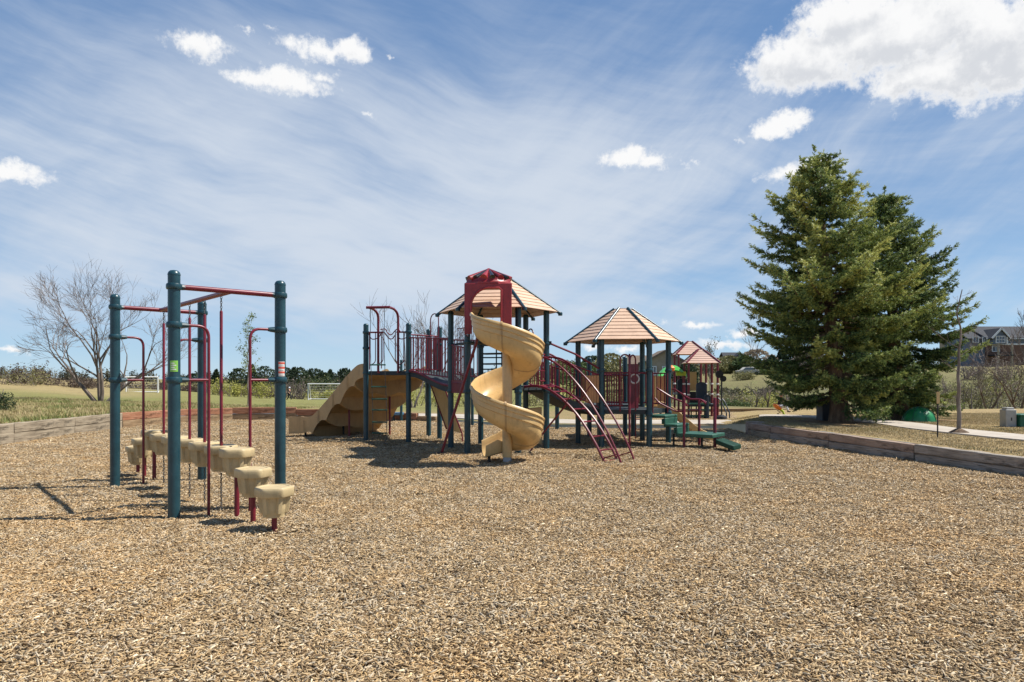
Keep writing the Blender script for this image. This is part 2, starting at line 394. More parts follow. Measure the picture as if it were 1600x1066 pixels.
me = cdt_sheet('ground', pts, ring, False, H, M['ground'])
gc = me.color_attributes.new('gcol', 'FLOAT_COLOR', 'POINT'); gm = me.attributes.new('gmix', 'FLOAT', 'POINT')
TAN = np.array((.33, .245, .125)); MOWN = np.array((.205, .195, .072)); OLIVE = np.array((.140, .132, .060)); LITTER = np.array((.19, .115, .065)); FIELD = np.array((.30, .235, .115))
cols = np.ones((len(me.vertices), 4), np.float32); gmx = np.zeros(len(me.vertices), np.float32)
SPRUCE = [(9.25, 19.2), (11.85, 20.9)]
def sst(x, a, b):
    t = max(0, min(1, (x-a)/(b-a))); return t*t*(3-2*t)
for i, v in enumerate(me.vertices):
    x, y, z = v.co; px = CX+FPX*x/max(y, 4)
    c = TAN.copy(); g = .25
    if px < 950:
        t = sst(y, 30, 42); c = TAN*.9*(1-t)+MOWN*t; g = .8*(1-t)+.35*t
        mound = sst(y, 44, 70)*(1-sst(px, 130, 330)); c = c*(1-mound)+FIELD*mound; g *= 1-.8*mound
    else:
        c = TAN.copy(); g = .22
        t = sst(y, 33, 48); c = c*(1-t)+OLIVE*t; g = g*(1-t)+.5*t
        s = sst(y, 85, 120); c = c*(1-s)+np.array((.19, .165, .080))*s
        for sx, sy in SPRUCE:
            k = 1-sst(math.hypot(x-sx, y-sy), .8, 3.2); c = c*(1-.85*k)+LITTER*.85*k; g *= 1-k
    cols[i, :3] = c; gmx[i] = g
me.attributes['gcol'].data.foreach_set('color', cols.ravel()); me.attributes['gmix'].data.foreach_set('value', gmx); me.update()
ground = struct(link('ground', me))

# wood-chip bed: a sheet, and loose chips over it
def chip_ramp(nt, f):
    return nt.ramp(f, [(.18, (.14, .10, .062)), (.36, (.28, .20, .118)), (.5, (.38, .28, .165)), (.64, (.48, .365, .22)), (.82, (.62, .51, .35))])
def chip_patch(nt, p):
    big = nt.noise(nt.mapping(p, (.35, .5, 1)), 1.0, 5, .6); mid = nt.noise(p, 1.9, 5, .6)
    f = nt.m('ADD', nt.m('MULTIPLY', big, .65), nt.m('MULTIPLY', mid, .35))
    return nt.ramp(f, [(.34, (1.07, 1.04, .97)), (.5, (1.14, 1.075, .95)), (.66, (1.24, 1.06, .80))])
def mat_chipbed():
    m, nt, b, out = new_mat('chip_bed'); p = posn(nt)
    w = nt.noise(p, 9, 3, .6)
    q = nt.vm('ADD', nt.mapping(p, (1, 1, .5)), nt.vm('SCALE', nt.new('ShaderNodeCombineXYZ', {0: w, 1: w}).outputs[0]))
    cell = []
    for rot, sc in ((.4, (26, 70, 1)), (-.9, (30, 74, 1)), (1.7, (24, 66, 1))):
        vo = nt.new('ShaderNodeTexVoronoi', {'Vector': nt.rs(p, rot, sc), 'Scale': 1.0, 'Randomness': 1.0}, feature='F1', voronoi_dimensions='3D'); cell.append(vo)
    sel = nt.noise(p, 26, 2, .5)
    c1 = nt.new('ShaderNodeSeparateColor', {0: cell[0].outputs['Color']}).outputs[0]; c2 = nt.new('ShaderNodeSeparateColor', {0: cell[1].outputs['Color']}).outputs[0]; c3 = nt.new('ShaderNodeSeparateColor', {0: cell[2].outputs['Color']}).outputs[0]
    s1 = nt.smooth(sel, .42, .46); s2 = nt.smooth(sel, .54, .58)
    v = nt.mix(s2, nt.mix(s1, c1, c2), c3)
    cc = chip_ramp(nt, v); cc = nt.mix(1.0, cc, chip_patch(nt, p), 'MULTIPLY')
    nt.l.new(cc, b.inputs['Base Color']); b.inputs['Roughness'].default_value = .9; b.inputs['Specular IOR Level'].default_value = .15
    hgt = nt.mix(s2, nt.mix(s1, cell[0].outputs['Distance'], cell[1].outputs['Distance']), cell[2].outputs['Distance'])
    bp = nt.new('ShaderNodeBump', {'Strength': 1.0, 'Distance': .03, 'Height': nt.m('ADD', hgt, nt.m('MULTIPLY', v, 1.2))}); nt.l.new(bp.outputs[0], b.inputs['Normal'])
    return m
M['chipbed'] = mat_chipbed()
pts = [(-12+i*.3, -6+j*.3) for i in range(80) for j in range(110)]
pts = [p for p in pts if inside(CHIP, *p) and dist_poly(CHIP, *p) > .12]
bed = struct(link('wood_chip_ground', cdt_sheet('wood_chip_ground', pts, ring, True, chipz, M['chipbed'])))
# second chip bed beyond the walkway
CH2 = [(5.2, 24.1), (16, 24.3), (17, 29.5), (11, 30.6), (4.6, 29.8), (3.0, 26)]
mb = MB(); mb.prism(CH2, -.3, .085); struct(mb.build('far_wood_chip_ground', M['chipbed']))

def mat_chip():
    m, nt, b, out = new_mat('loose_chip'); p = posn(nt)
    a = nt.new('ShaderNodeAttribute', attribute_name='ccol').outputs['Color']
    rnd = nt.n.new('ShaderNodeObjectInfo').outputs['Random']
    cc = nt.mix(1.0, a, chip_patch(nt, p), 'MULTIPLY')
    cc = nt.mix(1.0, cc, nt.ramp(rnd, [(0, (.80, .80, .80)), (1, (1.15, 1.15, 1.15))]), 'MULTIPLY')
    nt.l.new(cc, b.inputs['Base Color']); b.inputs['Roughness'].default_value = .8; b.inputs['Specular IOR Level'].default_value = .2
    return m
M['chip'] = mat_chip()
rng = np.random.default_rng(5)
def chip_cluster(k):
    V = []; F = []; cl = []
    pal = np.array([(.15, .105, .066), (.25, .18, .11), (.36, .27, .165), (.45, .345, .215), (.42, .295, .155), (.52, .43, .30), (.60, .52, .40), (.31, .255, .19), (.44, .385, .31)])
    pr = np.array([.09, .15, .19, .17, .11, .10, .06, .07, .06])
    for c in range(17):
        L = rng.uniform(.018, .052) if rng.random() < .93 else rng.uniform(.05, .10); W = rng.uniform(.0045, .0115); T = rng.uniform(.0025, .006)
        yaw = rng.uniform(0, 2*PI); pit = rng.normal(0, .24); rol = rng.normal(0, .5)
        R = np.array(Matrix.Rotation(yaw, 3, 'Z') @ Matrix.Rotation(pit, 3, 'Y') @ Matrix.Rotation(rol, 3, 'X'))
        r = .115*math.sqrt(rng.random()); a = rng.uniform(0, 2*PI); ce = np.array((r*math.cos(a), r*math.sin(a), rng.uniform(.0, .016)))
        tp = rng.uniform(.25, .9); sk = rng.uniform(-.3, .3)*L
        loc = np.array([(-L/2, -W/2*tp, -T/2), (-L/2+sk*.3, W/2*tp, -T/2), (L/2, W/2, -T/2), (L/2-sk*.4, -W/2, -T/2), (-L/2, -W/2*tp, T/2), (-L/2+sk*.3, W/2*tp, T/2), (L/2, W/2, T/2), (L/2-sk*.4, -W/2, T/2)])
        o = len(V)*8; V.append(loc @ R.T+ce); F += [(o+i, o+j, o+q, o+w) for i, j, q, w in ((0, 1, 2, 3), (7, 6, 5, 4), (0, 4, 5, 1), (1, 5, 6, 2), (2, 6, 7, 3), (3, 7, 4, 0))]
        cc = pal[rng.choice(9, p=pr)]*rng.uniform(.85, 1.15); cl.append(np.repeat(cc[None], 8, 0))
    return link_free('chip_cluster', np_mesh('chip_cluster', np.concatenate(V), F, M['chip'], np.concatenate(cl), attr='ccol'))
def link_free(name, me): return bpy.data.objects.new(name, me)
ccol = bpy.data.collections.new('chip_clusters')
for k in range(12): ccol.objects.link(chip_cluster(k))
NCAND = 260000
Y = 2.2+(rng.random(NCAND)**.62)*24
X = (rng.random(NCAND)*2-1)*(.82*Y+1.6)
# sampling pdf(Y)~ du/dY / width ; thin to wanted density per m2
pY = (1/.62)*((Y-2.2)/24)**(1/.62-1)/24; dens = NCAND*pY/(2*(.82*Y+1.6))
want = 410*np.minimum(1, (6.0/Y)**1.35)
keep = rng.random(NCAND) < want/np.maximum(dens, 1e-6)
X = X[keep]; Y = Y[keep]
ok = np.array([inside(CHIP, x, y) for x, y in zip(X, Y)]); X = X[ok]; Y = Y[ok]
Z = np.array([chipz(x, y) for x, y in zip(X, Y)])+.001
chips = bpy.data.meshes.new('wood_chips'); chips.vertices.add(len(X)); chips.vertices.foreach_set('co', np.stack([X, Y, Z], 1).astype(np.float32).ravel())
at_r = chips.attributes.new('rotz', 'FLOAT', 'POINT'); at_r.data.foreach_set('value', rng.uniform(0, 2*PI, len(X)).astype(np.float32))
at_s = chips.attributes.new('scl', 'FLOAT', 'POINT'); at_s.data.foreach_set('value', (rng.uniform(.72, 1.1, len(X))*(1+.25*np.clip((Y-6)/14, 0, 1))).astype(np.float32))
co = link('wood_chips', chips); tag(co, kind='stuff')
gn = bpy.data.node_groups.new('scatter_chips', 'GeometryNodeTree'); gn.interface.new_socket('Geometry', in_out='INPUT', socket_type='NodeSocketGeometry'); gn.interface.new_socket('Geometry', in_out='OUTPUT', socket_type='NodeSocketGeometry')
g = NT(gn); gi = g.n.new('NodeGroupInput'); go = g.n.new('NodeGroupOutput')
ci = g.n.new('GeometryNodeCollectionInfo'); ci.inputs['Collection'].default_value = ccol; ci.inputs['Separate Children'].default_value = True; ci.inputs['Reset Children'].default_value = True
ra = g.new('GeometryNodeInputNamedAttribute', {'Name': 'rotz'}, data_type='FLOAT'); sa = g.new('GeometryNodeInputNamedAttribute', {'Name': 'scl'}, data_type='FLOAT')
xyz = g.n.new('ShaderNodeCombineXYZ'); g.l.new(ra.outputs['Attribute'], xyz.inputs[2])
ip = g.n.new('GeometryNodeInstanceOnPoints'); ip.inputs['Pick Instance'].default_value = True
ri = g.n.new('FunctionNodeRandomValue'); ri.data_type = 'INT'; ri.inputs[4].default_value = 0; ri.inputs[5].default_value = 11
g.l.new(gi.outputs[0], ip.inputs['Points']); g.l.new(ci.outputs[0], ip.inputs['Instance']); g.l.new(ri.outputs[2], ip.inputs['Instance Index'])
e2r = g.n.new('FunctionNodeEulerToRotation'); g.l.new(xyz.outputs[0], e2r.inputs[0]); g.l.new(e2r.outputs[0], ip.inputs['Rotation']); g.l.new(sa.outputs['Attribute'], ip.inputs['Scale'])
g.l.new(ip.outputs[0], go.inputs[0])
md = co.modifiers.new('scatter', 'NODES'); md.node_group = gn

# paths and kerb
def ribbon(name, line, w, z0f, zt, mat):
    L = crv([(x, y, 0) for x, y in line], 6); rows_t = []; k = len(L); vs = []; fs = []
    for i, p in enumerate(L):
        d = (L[min(i+1, k-1)]-L[max(i-1, 0)]).normalized(); nrm = Vector((-d.y, d.x, 0))
        a = p+nrm*w/2; b = p-nrm*w/2; z = z0f(p.x, p.y)+zt
        vs += [(a.x, a.y, z), (b.x, b.y, z), (a.x, a.y, z-.35), (b.x, b.y, z-.35)]
    for i in range(k-1):
        o = i*4; q = o+4; fs += [(o, o+1, q+1, q), (o, q, q+2, o+2), (o+1, o+3, q+3, q+1)]
    fs += [(0, 2, 3, 1), (k*4-4, k*4-3, k*4-1, k*4-2)]
    mb = MB(); mb.add(vs, fs); return struct(mb.build(name, mat))
ribbon('concrete_walkway', [(-7.5, 28.2), (-5, 27.4), (-2.0, 26.3), (.2, 24.0), (2, 22.75), (4.5, 22.6), (8.1, 22.55)], 2.1, lambda x, y: .0, .125, M['concrete'])
ribbon('lawn_path', [(11.6, 9), (10.75, 12), (10.2, 14.2), (10.05, 16.4), (10.25, 18.5), (9.9, 20.9), (9.0, 22.1), (8.15, 22.5)], 1.15, lambda x, y: H(x, y), .03, M['concrete'])
# ------------------------------------------------------------------ playground equipment
PR = .0635
def post_mb(x, y, ztop, r=PR, collars=(), z0=-.25, dome=True):
    mb = MB(); prof = [(r, z0), (r, ztop-r*.9)]
    if dome: prof += [(r*1.04, ztop-r*.9), (r*1.04, ztop-r*.75), (r*.92, ztop-r*.4), (r*.66, ztop-r*.12), (r*.3, ztop-.002), (.001, ztop)]
    mb.lathe(prof, (x, y, 0), 18)
    for z in collars:
        mb.lathe([(r, z-.034), (r+.012, z-.03), (r+.018, z-.015), (r+.018, z+.015), (r+.012, z+.03), (r, z+.034)], (x, y, 0), 18, cap=False)
    return mb
def collar_lug(mb, x, y, z, d, r=PR):
    d = Vector((d[0], d[1], 0)).normalized(); a = Vector((x, y, z))
    mb.tube([a+d*(r+.005), a+d*(r+.05), a+d*(r+.085)], [.034, .03, .022], 8)

# --- overhead frame with hanging pods
FL, FR, BL, BR = (Vector(p) for p in ((-3.667, 7.41, 0), (-2.78, 8.19, 0), (-5.51, 9.48, 0), (-4.675, 10.30, 0)))
fr = thing('overhead_climbing_frame', 'tall dark teal four-post overhead frame with maroon crossbars, standing left in the wood chips', 'climbing frame', (-4.15, 8.85, 0))
C1, C2, C3, TOP = 2.514, 2.10, 1.5, 2.694
for a, b in ((FL, FR), (FR, FL), (BL, BR), (BR, BL)):
    mb = post_mb(a.x, a.y, TOP, collars=(C1, C2, C3)); d = b-a
    for z in (C1, C2, C3): collar_lug(mb, a.x, a.y, z, d)
    po = mb.build('post', M['teal'], fr)
    e = d.normalized(); P = lambda s, z: a+e*s+Vector((0, 0, z))
    lp = MB(); lp.tube(fillet([P(.1, C2), P(.36, C2), P(.36, 1.4), P(.36, -.2)], .16, 7), .0165, 10); lp.bar(P(.1, C3), P(.36, C3), .0165, 10)
    lp.build('side_handrail', M['maroon'], fr)
    if a is FL or a is FR:
        # stickers on the side facing the camera, wrapped round the post
        z0, z1 = (1.59, 1.71) if a is FL else (1.545, 1.72)
        ang0, ang1 = (-100, -28) if a is FL else (-88, -22)
        def wrap(za, zb, r, a0, a1):
            m = MB(); rows = [[(a.x+r*math.cos(rad(t)), a.y+r*math.sin(rad(t)), z) for t in np.linspace(a0, a1, 9)] for z in (za, zb)]
            rin = [[(a.x+(r-.0015)*math.cos(rad(t)), a.y+(r-.0015)*math.sin(rad(t)), z) for t in np.linspace(a0, a1, 9)] for z in (za, zb)]
            m.grid(rows); m.grid([rin[0], rows[0]]); m.grid([rows[1], rin[1]]); return m
        st = wrap(z0, z1, PR+.002, ang0, ang1).build('sticker', M['limesticker'] if a is FL else M['whitesticker'], fr)
        if a is FL:
            for k in range(4): wrap(z0+.02+k*.022, z0+.03+k*.022, PR+.0032, -92, -60 if k % 2 else -45).build('sticker_text', M['whitesticker'], st)
        else:
            for k in range(3): wrap(z0+.055*k+.035, z0+.055*k+.058, PR+.0032, -88, -22).build('sticker_band', M['redsticker'], st)
            for k in range(3): wrap(z0+.055*k+.012, z0+.055*k+.019, PR+.0032, -80, -35).build('sticker_text', M['greysticker'], st)
for a, b in ((FL, FR), (BL, BR)):
    e = (b-a).normalized()*.08; MB().bar(a+e+Vector((0, 0, C1)), b-e+Vector((0, 0, C1)), .030, 12).build('crossbar', M['maroon'], fr)
FM, BM = (FL+FR)/2, (BL+BR)/2
MB().bar(FM+Vector((0, 0, C1-.004)), BM+Vector((0, 0, C1-.004)), .030, 12).build('overhead_beam', M['maroon'], fr)

def pod_mb(h=.30, R=.195):
    """hexagonal stepping pod: rounded lip, fluted tapering body"""
    mb = MB(); n = 48
    def hexr(t, R, rnd=.10):
        t = (t % (PI/3))-PI/6; return R*min(math.cos(PI/6)/math.cos(t), 1-rnd*.35)
    rows = []
    for rr, z in ((.05, -.005), (.76, -.005), (.785, .0), (.945, -.001), (.985, -.010), (1.0, -.026), (1.0, -.084), (.975, -.092)):
        rows.append([(rr*hexr(t, R)*math.cos(t), rr*hexr(t, R)*math.sin(t), z) for t in (2*PI*j/n for j in range(n))])
    def flute(t, R0, dep):
        u = abs(((t+PI/6) % (PI/3))-PI/6)/(PI/6); return R0*(1-dep*(1 if u > .45 else 0 if u < .25 else (u-.25)/.2))
    for R0, z, dp in ((.80, -.091, .0), (.80, -.10, .22), (.74, -.20, .22), (.70, -.255, .20), (.60, -.262, .10), (.54, -h+.005, .0), (.45, -h, .0), (.02, -h, 0)):
        rows.append([(R*flute(t, R0, dp)*math.cos(t), R*flute(t, R0, dp)*math.sin(t), z) for t in (2*PI*j/n for j in range(n))])
    mb.grid(rows, closed_u=True); mb.f += [tuple(range(n))]; mb.s += [False]
    return mb
def chain_mb(top, n, L=.036):
    mb = MB(); z = top
    for k in range(n):
        w = .010; h = L*.5; pts = [(w*math.cos(t)*(1 if abs(math.sin(t)) < .99 else 1), 0, h*math.sin(t)) for t in (2*PI*j/8 for j in range(8))]
        if k % 2: pts = [(0, p[0], p[2]) for p in pts]
        mb.tube([(p[0], p[1], p[2]+z-h) for p in pts], .0042, 5, closed=True); z -= L*.78
    return mb
rz = rad(12)
podmesh = pod_mb().mesh('pod', M['pod'])
def stand_pod(x, y, zt, label):
    t = thing('stepping_pod', label, 'stepping pod', (x, y, 0), 'free-standing tan stepping pods')
    p = link('pod', podmesh, t); p.matrix_parent_inverse = Matrix.Identity(4); p.location = (0, 0, zt); p.rotation_euler.z = rz
    q = MB().lathe([(.027, -.25), (.027, zt-.29)], (0, 0, 0), 14).build('post', M['maroon'], t); q.matrix_parent_inverse = Matrix.Identity(4)
def hang_pod(x, y, zt, label):
    t = thing('hanging_pod', label, 'hanging pod', (x, y, 0), 'tan pods hanging from the overhead beam')
    idn = Matrix.Identity(4)
    p = link('pod', podmesh, t); p.matrix_parent_inverse = idn; p.location = (0, 0, zt); p.rotation_euler.z = rz
    q = MB().lathe([(.0175, zt-.01), (.0175, 2.30), (.011, 2.315)], (0, 0, 0), 12).build('hanger_pole', M['maroon'], t); q.matrix_parent_inverse = idn
    q = chain_mb(2.485, 6).build('top_chain', M['chain'], t); q.matrix_parent_inverse = idn
    q = chain_mb(zt-.30, 16).build('ground_chain', M['chain'], t); q.matrix_parent_inverse = idn
for x, y, z, l in ((-2.36, 6.78, .445, 'lowest front stepping pod, nearest the camera, on a short maroon post'), (-2.73, 7.20, .575, 'middle-height front stepping pod between the lowest and the tallest one'),
                   (-3.05, 7.57, .745, 'tallest front stepping pod, pale tan, just outside the overhead frame'), (-5.37, 10.25, .75, 'tallest of the rear stepping pods, next to the last hanging pod'),
                   (-5.74, 10.66, .59, 'middle-height rear stepping pod beyond the overhead frame'), (-6.08, 11.10, .43, 'lowest rear stepping pod, farthest left behind the frame')): stand_pod(x, y, z, l)
for t, l in ((.10, 'hanging pod nearest the front crossbar on a maroon pole'), (.31, 'second hanging pod back from the front crossbar'), (.52, 'middle hanging pod of the five under the overhead beam'),
             (.73, 'hanging pod mostly hidden behind the nearest teal post'), (.94, 'hanging pod nearest the rear crossbar on a maroon pole')):
    p = FM.lerp(BM, t); hang_pod(p.x, p.y, .735, l)

# --- the big play structure
ps = thing('play_structure', 'large maroon and teal play structure with spiral slide and two tan hexagonal roofs', 'play structure', (0, 15.2, 0))
def hexv(c, R, rot=-6): return [Vector((c[0]+R*math.cos(rad(rot+60*k)), c[1]+R*math.sin(rad(rot+60*k)), 0)) for k in range(6)]
V3 = lambda p, z: Vector((p[0], p[1], z))
def railing(a, b, za0, za1, zb0, zb1, n, inset=.07, r=.0125, mat='maroon', name='railing', top_r=.017, parent=None):
    a = Vector(a); b = Vector(b); e = (b-a).normalized()*inset; a = V3(a+e, 0); b = V3(b-e, 0); mb = MB()
    mb.bar(V3(a, za1), V3(b, zb1), top_r, 8); mb.bar(V3(a, za0), V3(b, zb0), top_r, 8)
    for k in range(n):
        t = (k+.5)/n; p = a.lerp(b, t); mb.bar(V3(p, za0+(zb0-za0)*t), V3(p, za1+(zb1-za1)*t), r, 7)
    return mb.build(name, M[mat], parent or ps)
def posts(pts):
    for x, y, z, cl in pts: post_mb(x, y, z, collars=cl).build('post', M['teal'], ps)
def arch_handle(a, b, z0, zt, r=.016, mat='maroon'):
    a = Vector(a); b = Vector(b); w = (b-a).length/2; m = (a+b)/2; e = (b-a).normalized(); pts = [V3(a, z0)]
    for k in range(13):
        t = PI-PI*k/12; pts.append(V3(m+e*w*math.cos(t), zt-w+w*math.sin(t)))
    pts.append(V3(b, z0)); MB().tube(pts, r, 8).build('arch_handle', M[mat], ps)
def hex_roof(c, Re, ze, zt, rt=.2, rot=-6):
    rf = thing_part('hexagon_roof', ps)
    eo = hexv(c, Re, rot); ti = hexv(c, rt, rot); NS = 9
    for k in range(6):
        a, b = eo[k], eo[(k+1) % 6]; ta, tb = ti[k], ti[(k+1) % 6]; mb = MB()
        out = ((a+b)/2-Vector((c[0], c[1], 0))).normalized()
        A, B, TA, TB = V3(a, ze), V3(b, ze), V3(ta, zt), V3(tb, zt); nrm = (B-A).cross(TA-A).normalized()
        if nrm.z < 0: nrm = -nrm
        rows = []
        for i in range(NS):     # lapped planks: each strip's lower edge stands proud of the one below
            t0 = i/NS; t1 = (i+1)/NS; lo = nrm*.014; hi = nrm*.002
            p0, p1, p2, p3 = A.lerp(TA, t0)+lo, B.lerp(TB, t0)+lo, B.lerp(TB, t1)+hi, A.lerp(TA, t1)+hi
            q = [p0, p1, p2, p3]; w = [x-nrm*.016 for x in q]; mb.add(q+w, [(0, 1, 2, 3), (0, 4, 5, 1), (7, 6, 5, 4), (3, 2, 6, 7), (0, 3, 7, 4), (1, 5, 6, 2)])
        mb.build('roof_panel', M['roof'], rf)
        rb = MB(); d = (TA-A).normalized(); rb.tube([A-d*.05+Vector((0, 0, .0)), A+d*.02, TA+Vector((0, 0, .012))], [.038, .036, .034], 10); rb.lathe([(.044, -.035), (.05, 0), (.044, .035)], A-d*.05-Vector((0, 0, .01)), 10)
        rb.build('roof_rib', M['teal'], rf)
    MB().prism([(p.x, p.y) for p in ti], zt-.02, zt+.012).build('roof_cap', M['roof'], rf)
    return rf
def thing_part(name, parent):
    o = bpy.data.objects.new(name, None); C.objects.link(o); o.parent = parent; o.matrix_parent_inverse = Matrix.Translation(-Vector(parent.location)); o.empty_display_size = .1
    return o
_lnk = link
def link(name, me, parent=None, bevel=0):
    o = _lnk(name, me, parent, bevel)
    if parent and parent.type == 'EMPTY' and parent.parent: o.matrix_parent_inverse = Matrix.Identity(4)
    return o

T1 = (-.30, 14.9); T2 = (2.61, 16.07); h1 = hexv(T1, 1.05); h2 = hexv(T2, 1.05)
# hex order: 0 right, 1 back right, 2 back left, 3 left, 4 front left, 5 front right
ZD1, ZD2, ZDL, ZUP = 1.38, .84, 1.72, 2.30
posts([(p.x, p.y, 3.02, (ZD1-.12, 2.28)) for p in h1]); posts([(p.x, p.y, 2.45, (ZD2-.1, 1.72)) for p in h2])
hex_roof(T1, 1.31, 2.965, 3.73); hex_roof(T2, 1.31, 2.395, 3.16)
inn = lambda c, R, rot=-6: [(p.x, p.y) for p in hexv(c, R, rot)]
MB().prism(inn(T1, 1.0), ZD1-.09, ZD1).build('deck', M['deck'], ps); MB().prism(inn(T2, 1.0), ZD2-.10, ZD2).build('deck', M['deck'], ps)
a, b, c_, d_ = h1[3], h1[4], h1[5], h1[0]
cen = Vector((T1[0], T1[1], 0))
up = [a.lerp(cen, .08), b.lerp(cen, .08), c_.lerp(cen, .12), cen.lerp(c_, .25), cen.lerp(a, .3)]
MB().prism([(p.x, p.y) for p in up], ZUP-.035, ZUP).build('upper_deck', M['deck'], ps)
for k, z in enumerate((2.08, 1.86, 1.62)):
    o = Vector((.15+.0*k, 0.22+.2*k, 0)); p = cen.lerp(a, .45)+o; q = cen.lerp(c_, .28)+o
    MB().beam(V3(p, z), V3(q, z), .19, .035).build('stair_tread', M['deck'], ps)
mb = MB()
for f in (.35, .47): p = h1[2].lerp(h1[1], f); mb.bar(V3(p, ZD1), V3(p, 2.32), .016)
for z in (1.75, 2.02, 2.3): mb.bar(V3(h1[2], z), V3(h1[1], z), .016)
mb.build('back_railing', M['teal'], ps)
# left side of tower: G-H railing with solid kick panel, taller rail behind
railing(h1[3], h1[4], ZD1+.06, 2.27, ZD1+.06, 2.16, 9)
MB().plate([V3(h1[3].lerp(h1[4], .07), ZD1-.16), V3(h1[3].lerp(h1[4], .93), ZD1-.16), V3(h1[3].lerp(h1[4], .93), ZD1+.12), V3(h1[3].lerp(h1[4], .07), ZD1+.12)], .02).build('kick_panel', M['maroon'], ps)
railing(h1[3].lerp(cen, .1), h1[4].lerp(cen, .25), 2.3, 2.62, 2.3, 2.62, 12, r=.007, top_r=.011)
arch_handle(h1[1].lerp(h1[0], .1), h1[1].lerp(h1[0], .38), 2.0, 2.66)
# front right side of tower 1 (arch-ladder opening): short bars each side
for f0, f1 in ((.06, .26), (.76, .94)):
    a = h1[5].lerp(h1[0], f0); b = h1[5].lerp(h1[0], f1); railing(a, b, ZD1+.1, 2.05, ZD1+.1, 2.05, 3, inset=.0)
MB().bar(V3(h1[5], ZD1+.32), V3(h1[0], ZD1+.32), .012).build('guard_bar', M['maroon'], ps)
MB().plate([at(822, 638, 15.1), at(846, 636, 15.3), at(846, 694, 15.3), at(822, 694, 15.1)], .05).build('play_panel', M['tan'], ps, bevel=.012)

# --- spiral slide
sl = thing_part('spiral_slide', ps); cx, cy = -.085, 12.25
prof = [(.075, .16), (.095, .05), (.17, 0), (.30, -.025), (.43, -.005), (.53, .06), (.585, .16), (.605, .28), (.612, .40), (.625, .425), (.648, .432), (.668, .415), (.674, .385), (.654, .368), (.656, .31), (.636, .295), (.640, .215), (.618, .198), (.614, .11), (.57, .01), (.49, -.055), (.38, -.085), (.25, -.075), (.14, -.05), (.085, -.01), (.066, .08)]
zk = [(100, 2.74), (180, 2.72), (270, 2.46), (360, 2.14), (450, 1.79), (540, 1.43), (630, 1.11), (720, .81), (780, .64), (850, .50)]
def zrim(t):
    for (a, b), (c, d) in zip(zk, zk[1:]):
        if t <= c: return b+(d-b)*(t-a)/(c-a)
    return zk[-1][1]
rows = []
for y in np.linspace(13.42, 12.25, 7)[:-1]: rows.append([(cx-r, y, zrim(180)+.03*(y-12.25)-.432+dz) for r, dz in prof])
for t in np.arange(180, 821, 5.0):
    s = 1.0 if t < 740 else 1-.30*(t-740)/80; zr = zrim(t); c, s_ = math.cos(rad(t)), math.sin(rad(t))
    rows.append([(cx+r*c, cy+r*s_, zr-.432*s+dz*s) for r, dz in prof])
tl = 820; dx, dy = -math.sin(rad(tl)), math.cos(rad(tl)); c, s_ = math.cos(rad(tl)), math.sin(rad(tl))
for q in (.08, .16, .24, .32, .38):      # straight run-out with a raised near wall
    up_w = min(1, q/.16)*.16*(1-.35*q/.38); rows.append([(cx+r*c+dx*q, cy+r*s_+dy*q, zrim(tl)-.02-.30*q-.432*.70+dz*(.70-q*.35)+(up_w if i in (0,) else up_w*.5 if i in (1, len(prof)-1) else 0)) for i, (r, dz) in enumerate(prof)])
mb = MB(); mb.grid(rows, closed_u=True); mb.f += [tuple(range(len(prof)))]; mb.s += [False]
n = len(prof); o = (len(rows)-1)*n; mb.f += [tuple(range(o, o+n))]; mb.s += [False]
mb.build('chute', M['tan'], sl)
for t in (262, 352, 628, 712):      # flanges where two moulded lengths bolt together
    m = MB(); fl = []
    for tt_ in (t-1.6, t+1.6):
        zr = zrim(tt_); c, s_ = math.cos(rad(tt_)), math.sin(rad(tt_)); ring_ = [(r+.008 if i in range(9, 17) else r, dz+(.006 if i in (10, 11, 12) else -.008 if i > 17 else 0)) for i, (r, dz) in enumerate(prof) if 8 <= i <= 23]
        fl.append([(cx+r*c, cy+r*s_, zr-.432+dz) for r, dz in ring_]+[(cx+(r-.02)*c, cy+(r-.02)*s_, zr-.432+dz+.012) for r, dz in reversed(ring_)])
    m.grid(fl, closed_u=True, smooth=False); k_ = len(fl[0]); m.f += [tuple(range(k_)), tuple(range(k_, 2*k_))]; m.s += [False]*2; m.build('section_flange', M['tan_aged'], sl)
mb = MB(); mb.lathe([(.088, .12), (.088, 2.02), (.07, 2.06), (.02, 2.07)], (cx, cy, 0), 20); mb.build('centre_column', M['tan'], sl)
MB().lathe([(.075, -.2), (.075, .125)], (cx, cy, 0), 18).build('column_foot', M['zinc'], sl)
MB().bar((-.42, 12.5, -.2), (-.42, 12.5, .17), .03).build('support_leg', M['dark'], sl)
# hood: arch-fronted box with fluted dome
hx0, hx1, hy0, hy1, hz0, hz1 = -.915, -.005, 13.10, 13.95, 2.385, 3.36
hd = MB()
ox0, ox1, oz = -.79, -.20, 3.27; R = .36
arc = [(ox0, hz0)]+[(ox0+R-R*math.cos(t), oz-R+R*math.sin(t)) for t in np.linspace(0, PI/2, 9)]+[(ox1-.05, oz), (ox1, oz-.04), (ox1, hz0)]
outl = [(hx0, hz0), (hx0, hz1), (hx1, hz1), (hx1, hz0)]
poly = [(hx0, hz0)]+[(hx0, hz1), (hx1, hz1), (hx1, hz0)]+arc[::-1]
vs = [(x, hy0, z) for x, z in poly]+[(x, hy0+.05, z) for x, z in poly]; k = len(poly)
hd.add(vs, [tuple(range(k)), tuple(reversed(range(k, 2*k)))]+[(i, (i+1) % k, k+(i+1) % k, k+i) for i in range(k)])
for x in (hx0+.012, hx1-.012): hd.box((x, (hy0+.05+hy1)/2, (hz0+hz1)/2+.0), (.024, hy1-hy0-.05, hz1-hz0))
